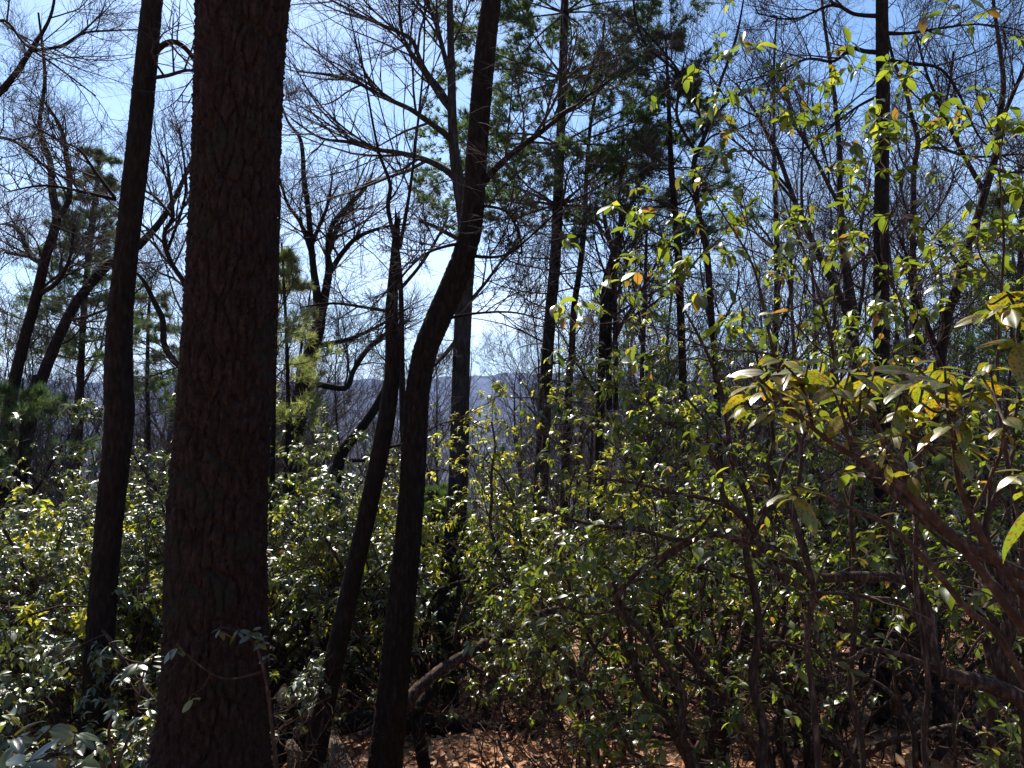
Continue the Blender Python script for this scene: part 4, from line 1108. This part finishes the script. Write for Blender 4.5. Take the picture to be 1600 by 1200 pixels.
traced('laurel with pale bare stick-like stems leaning left across the centre right',
  [(4.6, 4.2, [(1090, 1260, 16), (1080, 1180, 14), (1060, 1080, 12), (1010, 1000, 10), (970, 930, 9), (1020, 880, 8), (1075, 830, 6), (1120, 800, 4)]),
   (4.5, 4.7, [(1160, 850, 9), (1110, 840, 8), (1060, 856, 7), (1000, 905, 6), (960, 935, 5)]),
   (4.5, 4.2, [(1170, 830, 12), (1140, 780, 10), (1120, 720, 8), (1095, 670, 6), (1075, 620, 4)]),
   (4.4, 4.0, [(1230, 910, 10), (1180, 850, 9), (1150, 800, 7), (1080, 770, 6), (1000, 760, 4), (920, 740, 3)]),
   (4.4, 4.3, [(1160, 830, 9), (1060, 840, 7), (980, 830, 6), (900, 810, 4), (850, 790, 3)])],
  kids=(6, 4, 0), leafn=6, leaf=0.065, seed=408, tipfrac=0.8, t0=0.35)

# the high, open, leafy laurel tops against the sky
traced('open leafy laurel whose long stems climb against the sky, first right of the pines',
  [(3.4, 3.2, [(1262, 1050, 22), (1258, 900, 19), (1245, 700, 14), (1218, 560, 11), (1205, 500, 10), (1180, 430, 8), (1155, 370, 7), (1128, 310, 5), (1095, 265, 4), (1060, 235, 3)]),
   (3.3, 3.0, [(1222, 560, 9), (1170, 545, 8), (1110, 538, 7), (1060, 525, 5), (1010, 508, 4), (960, 485, 3), (925, 462, 2)]),
   (3.3, 3.5, [(1100, 540, 6), (1085, 505, 5), (1060, 465, 4), (1035, 425, 3), (1022, 390, 2)]),
   (3.3, 3.2, [(1160, 385, 5), (1175, 300, 4), (1172, 220, 3), (1165, 150, 3), (1150, 110, 2)]),
   (3.4, 3.6, [(1180, 430, 5), (1170, 330, 4), (1195, 240, 3), (1210, 170, 2)])],
  kids=(8, 3, 0), leafn=5, leaf=0.067, thick=0.45, tipfrac=0.85, seed=421, wander=0.15, t0=0.35)
traced('laurel with long whippy shoots left of the straight oak top',
  [(3.8, 3.5, [(1330, 1060, 20), (1330, 860, 17), (1325, 680, 13), (1300, 560, 11), (1275, 460, 9), (1255, 380, 7), (1235, 310, 5), (1200, 250, 3)]),
   (3.7, 3.5, [(1290, 520, 7), (1310, 430, 6), (1320, 350, 5), (1300, 270, 4), (1275, 200, 3), (1262, 150, 2)]),
   (3.7, 3.9, [(1315, 600, 8), (1350, 480, 6), (1365, 380, 5), (1355, 300, 4), (1350, 220, 3)]),
   (3.7, 3.6, [(1280, 470, 6), (1230, 410, 5), (1190, 370, 4), (1150, 350, 2)]),
   (3.7, 3.4, [(1310, 560, 7), (1250, 520, 5), (1200, 480, 4), (1150, 460, 3)])],
  kids=(7, 3, 0), leafn=5, leaf=0.067, thick=0.45, tipfrac=0.85, seed=422, wander=0.16, t0=0.3)
traced('laurel shoots reaching up in front of the straight oak and past it on the right',
  [(3.5, 3.3, [(1440, 1060, 20), (1430, 860, 17), (1425, 700, 13), (1415, 580, 11), (1400, 470, 8), (1390, 380, 6), (1400, 300, 5), (1420, 220, 4), (1440, 120, 3), (1430, 60, 2)]),
   (3.4, 3.6, [(1420, 620, 8), (1460, 520, 6), (1470, 420, 5), (1480, 340, 4), (1530, 300, 3)]),
   (3.4, 3.3, [(1405, 480, 6), (1450, 430, 5), (1500, 400, 4), (1560, 380, 3)]),
   (3.4, 3.3, [(1400, 470, 5), (1370, 420, 4), (1340, 330, 3), (1350, 240, 2)])],
  kids=(7, 3, 0), leafn=5, leaf=0.067, thick=0.45, tipfrac=0.85, seed=423, wander=0.16, t0=0.3)
traced('tall laurel shoots at the top right corner with yellow-green leaves',
  [(3.2, 3.0, [(1620, 1060, 22), (1600, 860, 18), (1580, 700, 14), (1560, 560, 11), (1570, 440, 9), (1580, 330, 7), (1560, 240, 5), (1590, 150, 4), (1570, 80, 3), (1590, 20, 2)]),
   (3.1, 3.3, [(1572, 440, 6), (1530, 360, 5), (1500, 300, 4), (1470, 220, 3), (1445, 190, 2)]),
   (3.1, 3.0, [(1566, 260, 4), (1545, 170, 3), (1520, 90, 3), (1500, 30, 2)]),
   (3.1, 3.3, [(1565, 560, 6), (1520, 500, 5), (1490, 450, 4), (1450, 430, 3)])],
  kids=(7, 3, 0), leafn=5, leaf=0.067, thick=0.45, tipfrac=0.85, seed=424, wander=0.16, t0=0.3)
traced('dense green laurel bush massed under the sky gap at the middle right',
  [(4.8, 4.6, [(1180, 1020, 20), (1170, 850, 16), (1150, 700, 12), (1120, 600, 9), (1090, 520, 6), (1060, 470, 4)]),
   (4.8, 5.0, [(1170, 850, 12), (1210, 720, 10), (1200, 610, 8), (1170, 520, 5), (1150, 460, 3)]),
   (4.8, 4.6, [(1160, 750, 10), (1080, 680, 8), (1020, 640, 6), (980, 600, 4)]),
   (4.8, 4.9, [(1180, 800, 10), (1250, 700, 8), (1290, 600, 6), (1330, 520, 4)])],
  kids=(6, 4, 3), leafn=6, leaf=0.064, seed=425, thick=0.7, zmin=0.2, wander=0.2, t0=0.35, tipfrac=0.8)
traced('dense dark laurel bush under the right edge sky, twiggy and half bare',
  [(4.4, 4.2, [(1540, 1020, 20), (1530, 850, 16), (1500, 700, 12), (1480, 600, 9), (1460, 520, 6), (1430, 460, 4)]),
   (4.4, 4.7, [(1530, 850, 12), (1560, 720, 10), (1590, 600, 8), (1600, 500, 6), (1580, 420, 4)]),
   (4.4, 4.3, [(1520, 780, 10), (1440, 680, 8), (1390, 600, 6), (1360, 540, 4)])],
  kids=(6, 4, 3), leafn=5, leaf=0.064, seed=426, thick=0.7, zmin=0.2, wander=0.22, t0=0.3, tipfrac=0.55)

# ------------------------------------------------------------------ the very near branches with large spotted leaves
def near_branch(label, stems, rosettes, size, mat, seed, ground_from, name='laurel_branch'):
    rg2 = np.random.default_rng(seed)
    W = [to_world(s[2], s[0], s[1]) for s in stems]
    gx, gy = ground_from
    base = np.array([gx, gy, float(ground(gx, gy))])
    W[0] = np.vstack([[gx, gy, base[2] - 0.1, W[0][0, 3] * 1.3], W[0]])
    root = empty(name, base, label, 'shrub')
    for i, w in enumerate(W):
        w = w.copy(); w[:, :3] -= base
        link('stem', trunk_mesh('stem', w, 10, 60, M_lstem, 0, seed=i, rough=0.1), root)
    allp = np.vstack([smooth_poly(w, 40)[:, :3] for w in W])
    for (px, py, d, n, sz) in rosettes:
        tip = P(px, py, d)
        j = np.argmin(np.linalg.norm(allp - tip, axis=1) + 0.25 * np.maximum(0, allp[:, 2] - tip[2] + 0.05))
        a = allp[j]; mid = (a + tip) / 2 + np.array([0, 0, -0.015]) + rg2.standard_normal(3) * 0.008
        A = np.array([[*(a - base), 0.0028], [*(mid - base), 0.0024], [*(tip - base), 0.002]])
        link('twig', trunk_mesh('twig', A, 6, 10, M_lstem, 0, seed=1, rough=0.1), root)
        S, X, s, up = whorls(tip[None], (tip - mid)[None] * 3, rg2, n, sz)
        F = leaf_frames(X, up * 0.4 + np.array([0, -0.15, 0.9]), rg2, 0.28)
        leaf_objects(root, base, S, F, s * size, mat, rg2, 'near')
    return root

near_branch('near laurel branch with large red-spotted yellow leaves arching over the middle right',
  [(1.55, 1.35, [(1680, 1150, 16), (1560, 930, 14), (1450, 800, 12), (1370, 730, 10), (1310, 700, 9), (1260, 660, 7), (1215, 620, 5), (1185, 590, 4)]),
   (1.42, 1.4, [(1270, 665, 5), (1258, 620, 5), (1245, 590, 4), (1225, 570, 3)]),
   (1.45, 1.35, [(1330, 705, 5), (1320, 660, 5), (1310, 630, 4), (1300, 605, 3)])],
  [(1222, 562, 1.38, 8, 0.085), (1178, 588, 1.36, 6, 0.08), (1262, 570, 1.42, 6, 0.08), (1300, 590, 1.36, 7, 0.085), (1212, 628, 1.3, 5, 0.075), (1330, 575, 1.45, 6, 0.08), (1345, 610, 1.45, 5, 0.075), (1250, 640, 1.4, 4, 0.07), (1280, 640, 1.45, 5, 0.07), (1160, 610, 1.4, 6, 0.08), (1240, 600, 1.5, 6, 0.08), (1200, 580, 1.5, 6, 0.08), (1320, 620, 1.5, 6, 0.08), (1365, 585, 1.5, 6, 0.08), (1285, 560, 1.5, 5, 0.075)],
  0.82, M_leafspot, 501, (1.6, 1.55))
near_branch('near laurel branch with glossy cupped leaves, right of the red-spotted one',
  [(1.6, 1.4, [(1720, 1120, 16), (1620, 960, 13), (1540, 850, 11), (1500, 760, 9), (1490, 690, 7), (1480, 640, 5), (1478, 600, 4)]),
   (1.5, 1.45, [(1495, 720, 5), (1440, 690, 4), (1400, 670, 3)]),
   (1.5, 1.4, [(1520, 800, 5), (1560, 720, 5), (1570, 660, 4)])],
  [(1476, 575, 1.4, 7, 0.08), (1430, 572, 1.42, 6, 0.08), (1500, 635, 1.38, 7, 0.085), (1398, 668, 1.42, 6, 0.08), (1530, 580, 1.5, 6, 0.075), (1568, 650, 1.42, 5, 0.085), (1440, 630, 1.45, 5, 0.075), (1495, 690, 1.35, 4, 0.085), (1420, 720, 1.5, 3, 0.07), (1545, 560, 1.5, 5, 0.07), (1450, 600, 1.5, 6, 0.08), (1410, 610, 1.4, 6, 0.08), (1520, 610, 1.5, 6, 0.08), (1385, 700, 1.35, 5, 0.08), (1590, 620, 1.5, 6, 0.08), (1460, 560, 1.6, 6, 0.08)],
  0.82, M_leafspot, 502, (1.75, 1.6))
near_branch('single low laurel shoot with white-glinting and red-spotted leaves hanging mid right',
  [(1.45, 1.3, [(1640, 1150, 12), (1500, 940, 10), (1400, 830, 8), (1320, 790, 6), (1262, 765, 4), (1240, 758, 3)])],
  [(1236, 756, 1.28, 6, 0.062)], 1, M_leafspot, 503, (1.5, 1.5))
near_branch('closest laurel leaves drooping in from the right edge',
  [(1.3, 1.15, [(1760, 1000, 14), (1700, 850, 11), (1650, 760, 8), (1620, 735, 5), (1600, 728, 4)])],
  [(1596, 728, 1.12, 6, 0.085), (1640, 760, 1.1, 5, 0.09)], 1, M_leafspot, 504, (1.7, 1.3))
near_branch('laurel shoot with sunlit spotted leaves high at the right edge',
  [(1.9, 1.7, [(1780, 1000, 14), (1720, 800, 12), (1680, 650, 9), (1640, 560, 7), (1600, 500, 5), (1575, 460, 4)])],
  [(1572, 456, 1.68, 7, 0.085), (1600, 470, 1.7, 6, 0.085), (1590, 515, 1.7, 5, 0.08), (1540, 470, 1.75, 5, 0.075)], 1, M_leafspot, 505, (2.4, 1.9))
near_branch('near laurel shoot of dark oval leaves in the bottom left corner',
  [(2.4, 2.4, [(60, 1330, 9), (68, 1230, 7), (72, 1170, 5), (74, 1130, 4)]), (2.4, 2.35, [(66, 1240, 5), (110, 1190, 4), (118, 1160, 3)])],
  [(74, 1122, 2.4, 8, 0.09), (118, 1145, 2.35, 7, 0.085), (20, 1150, 2.3, 7, 0.085), (80, 1170, 2.3, 6, 0.085), (40, 1190, 2.2, 6, 0.085), (120, 1190, 2.4, 5, 0.08), (10, 1110, 2.5, 5, 0.08)], 1, M_leafdark, 506, (-1.45, 2.4))
near_branch('laurel shoots with flat white-glinting rosettes left of the massive oak foot',
  [(3.5, 3.4, [(190, 1290, 8), (182, 1220, 6), (170, 1150, 5), (176, 1120, 4)]), (3.45, 3.5, [(180, 1200, 5), (205, 1140, 4), (225, 1050, 3), (235, 1030, 2)])],
  [(180, 1108, 3.4, 8, 0.085), (232, 1108, 3.45, 6, 0.08), (215, 1035, 3.5, 7, 0.085), (240, 1022, 3.55, 6, 0.08), (190, 1045, 3.5, 5, 0.07), (150, 1165, 3.4, 5, 0.07), (170, 1005, 3.6, 4, 0.06)], 1, M_leafdark, 507, (-1.8, 3.5))
near_branch('shaded bluish laurel sprigs growing in front of the massive oak trunk',
  [(3.9, 3.85, [(440, 1290, 9), (430, 1180, 7), (415, 1060, 5), (395, 1000, 4), (370, 985, 3), (345, 980, 2)]), (3.9, 3.8, [(410, 1050, 4), (350, 1060, 3), (300, 1030, 3), (275, 1000, 2)])],
  [(372, 980, 3.85, 6, 0.075), (395, 985, 3.85, 6, 0.075), (345, 978, 3.8, 5, 0.07), (410, 995, 3.9, 6, 0.075), (275, 1005, 3.8, 6, 0.075), (300, 1085, 3.8, 4, 0.07), (420, 1020, 3.9, 5, 0.07)], 1, M_leafdark, 508, (-1.1, 3.9))

# ------------------------------------------------------------------ fallen wood
def log(label, pix, d, d2, mat, seed, K=20, rough=0.12, limbs=(), name='fallen_log', depth=0.01, cat='log'):
    W = to_world(pix, d, d2)
    base = W[0, :3].copy()
    root = empty(name, base, label, cat)
    W2 = W.copy(); W2[:, :3] -= base
    link('trunk', trunk_mesh('trunk', W2, K, 120, mat, depth, 0.03, 0.14, seed, rough), root)
    add_limbs(root, [to_world(l, *dd) for dd, l in limbs], mat, base)
    return root
log('sunlit decaying log pointing at the viewer between the two centre trunks', [(548, 1235, 34), (535, 1200, 32), (524, 1168, 26), (516, 1150, 24), (511, 1143, 21)], 6.5, 8.0, M_dead, 601)
log('long grey fallen stem slanting up right from the curved trunk foot', [(560, 1152, 12), (620, 1122, 17), (650, 1080, 17), (700, 1040, 16), (770, 1000, 15), (830, 965, 13), (880, 950, 9)], 6.7, 7.4, M_laurel, 602)
log('dark crooked dead stem rising from behind the curved trunk foot', [(664, 1205, 20), (652, 1120, 20), (668, 1085, 18), (690, 1060, 14), (712, 1048, 10)], 7.0, 7.6, M_dark, 603, limbs=[((7.1, 7.4), [(655, 1115, 12), (645, 1090, 9), (640, 1070, 6)])], name='dead_tree', cat='dead tree')
log('low half-rotted log lying across behind the curved trunk', [(445, 1182, 20), (500, 1150, 26), (560, 1128, 30), (640, 1130, 32), (720, 1138, 30), (800, 1142, 26), (850, 1135, 16)], 8.0, 8.6, M_dark, 604)
log('pale weathered stub standing left of the broken snag foot', [(458, 1215, 22), (460, 1180, 20), (455, 1168, 16), (454, 1160, 12)], 7.0, 7.2, M_dead, 605, name='stump')
log('thin pale splintered stick leaning against the broken snag foot', [(500, 1130, 7), (485, 1108, 7), (470, 1090, 5), (462, 1080, 3)], 6.9, 7.1, M_dead, 606, K=8, name='dead_branch', depth=0, cat='branch')
log('dark fallen branch lying on the leaf litter near the bottom centre right', [(1195, 1172, 8), (1120, 1178, 14), (1060, 1192, 12), (1010, 1200, 6)], 7.4, 7.0, M_dark, 607, K=10, name='fallen_branch', depth=0, cat='branch')
log('light grey broken stick slanting behind the central laurels', [(965, 942, 13), (1005, 905, 13), (1050, 868, 12), (1085, 848, 7)], 7.2, 7.4, M_dead, 608, K=10, name='dead_branch', depth=0.002, cat='branch')
log('dark mossy root mound beside the broken snag foot', [(420, 1215, 60), (432, 1150, 50), (440, 1100, 34), (446, 1075, 12)], 7.6, 8.2, M_dark, 609, rough=0.35, name='stump')

# brown leaf litter: tens of thousands of curled leaves
def litter():
    N = 26000
    y = 5.2 + 24 * rg.random(N) ** 1.25
    x = rg.uniform(-0.62, 0.78, N) * y
    z = ground(x, y) + 0.012 + 0.02 * rg.random(N)
    a = rg.random(N) * 6.28
    X = np.stack([np.cos(a), np.sin(a), rg.normal(0, 0.25, N)], -1)
    F = leaf_frames(X, np.array([0, 0, 1.0]), rg, 0.38)
    s = rg.uniform(0.06, 0.13, N)
    V, Q, UV = leaf_template(2, 1, -0.25, 0.35, 0.6)
    vv, qq, ti, uv = merged_leaves(np.stack([x, y, z], -1), F, s, (V, Q, UV), rg)
    o = link('leaf_litter', make_mesh('leaf_litter', vv, quads=qq, mat=M_litter, tint=ti, uv=uv))
    prop(o, 'orange-brown fallen leaves carpeting the forest floor', 'leaf litter', kind='stuff')
litter()

# fine bare undergrowth twigs over the litter
def brush_proto(seed):
    rgb = np.random.default_rng(seed); n = 9
    a = rgb.random(n) * 6.28
    S = np.stack([np.cos(a) * .12, np.sin(a) * .12, np.full(n, -.05)], -1); D = np.stack([np.cos(a) * .5, np.sin(a) * .5, np.ones(n)], -1)
    L = rgb.uniform(.5, 1.3, n)
    p, r = grow(S, D, L, np.full(n, .006), 9, .17, .02, .3, rgb)
    S2, D2, L2, R2 = spawn(p, r, L, 6, .3, 1, .4, 1.1, .25, .5, .6, rgb, minr=.0025); p2, r2 = grow(S2, D2, L2, R2, 6, .22, .05, .4, rgb)
    S3, D3, L3, R3 = spawn(p2, r2, L2, 3, .3, 1, .4, 1.1, .3, .6, .6, rgb, minr=.002); p3, r3 = grow(S3, D3, L3, R3, 4, .22, .05, .4, rgb)
    parts = [tubes(p, r, 5), tubes(p2, r2, 4), tubes(p3, r3, 3)]
    V = np.vstack([v for v, _ in parts]); off = np.cumsum([0] + [len(v) for v, _ in parts])
    return make_mesh('brush', V, quads=np.vstack([q + o for (_, q), o in zip(parts, off)]), mat=M_lstem)
BR = [brush_proto(s) for s in (701, 702, 703)]
for k in range(60):
    y = 5.8 + 9 * rg.random(); x = rg.uniform(-0.55, 0.72) * y
    o = link('brush', BR[k % 3], loc=(x, y, float(ground(x, y))))
    o.rotation_euler = (0, 0, rg.random() * 6.28); s = rg.uniform(.7, 1.4); o.scale = (s, s, s)
    prop(o, 'leafless twiggy undergrowth sprig, ' + ('nearest ones, ' if y < 8 else 'farther ones, ' if y < 11 else 'farthest ones, ') + region(x, y), 'undergrowth', 'bare sprigs of undergrowth on the litter')

# ------------------------------------------------------------------ the air over the valley
def haze():
    X0, X1, Y0, Y1, Z0, Z1 = -6500, 6500, -60, 6200, -230, 215
    V = [[x, y, z] for x in (X0, X1) for y in (Y0, Y1) for z in (Z0, Z1)]
    Q = [[0, 1, 3, 2], [4, 6, 7, 5], [0, 4, 5, 1], [2, 3, 7, 6], [0, 2, 6, 4], [1, 5, 7, 3]]
    m = bpy.data.materials.new('haze'); m.use_nodes = True
    n, l = m.node_tree.nodes, m.node_tree.links; n.clear()
    o_ = n.new('ShaderNodeOutputMaterial'); pv = n.new('ShaderNodeVolumePrincipled')
    pv.inputs['Color'].default_value = (0.18, 0.42, 1.0, 1); pv.inputs['Density'].default_value = HAZE
    l.new(pv.outputs[0], o_.inputs['Volume'])
    o = link('haze', make_mesh('haze', V, quads=Q, mat=m, smooth=False)); prop(o, kind='stuff')
HAZE = 1.3e-4
haze()

# things that still share a label but stand apart get their place in it
def tell_apart():
    by = {}
    for o in bpy.data.objects:
        if o.parent is None and 'category' in o.keys(): by.setdefault(o['label'], []).append(o)
    words = {2: ['left one', 'right one'], 3: ['leftmost', 'middle one', 'rightmost'], 4: ['leftmost', 'second from left', 'third from left', 'rightmost'],
             5: ['leftmost', 'second from left', 'middle one', 'second from right', 'rightmost'],
             6: ['leftmost', 'second from left', 'third from left', 'third from right', 'second from right', 'rightmost'],
             7: ['leftmost', 'second from left', 'third from left', 'middle one', 'third from right', 'second from right', 'rightmost'],
             8: ['leftmost', 'second from left', 'third from left', 'fourth from left', 'fourth from right', 'third from right', 'second from right', 'rightmost']}
    for lab, os_ in by.items():
        w = words.get(len(os_))
        if not w: continue
        os_.sort(key=lambda o: o.location.x / o.location.y)
        for o, t in zip(os_, w): o['label'] = lab + ', ' + t
tell_apart()
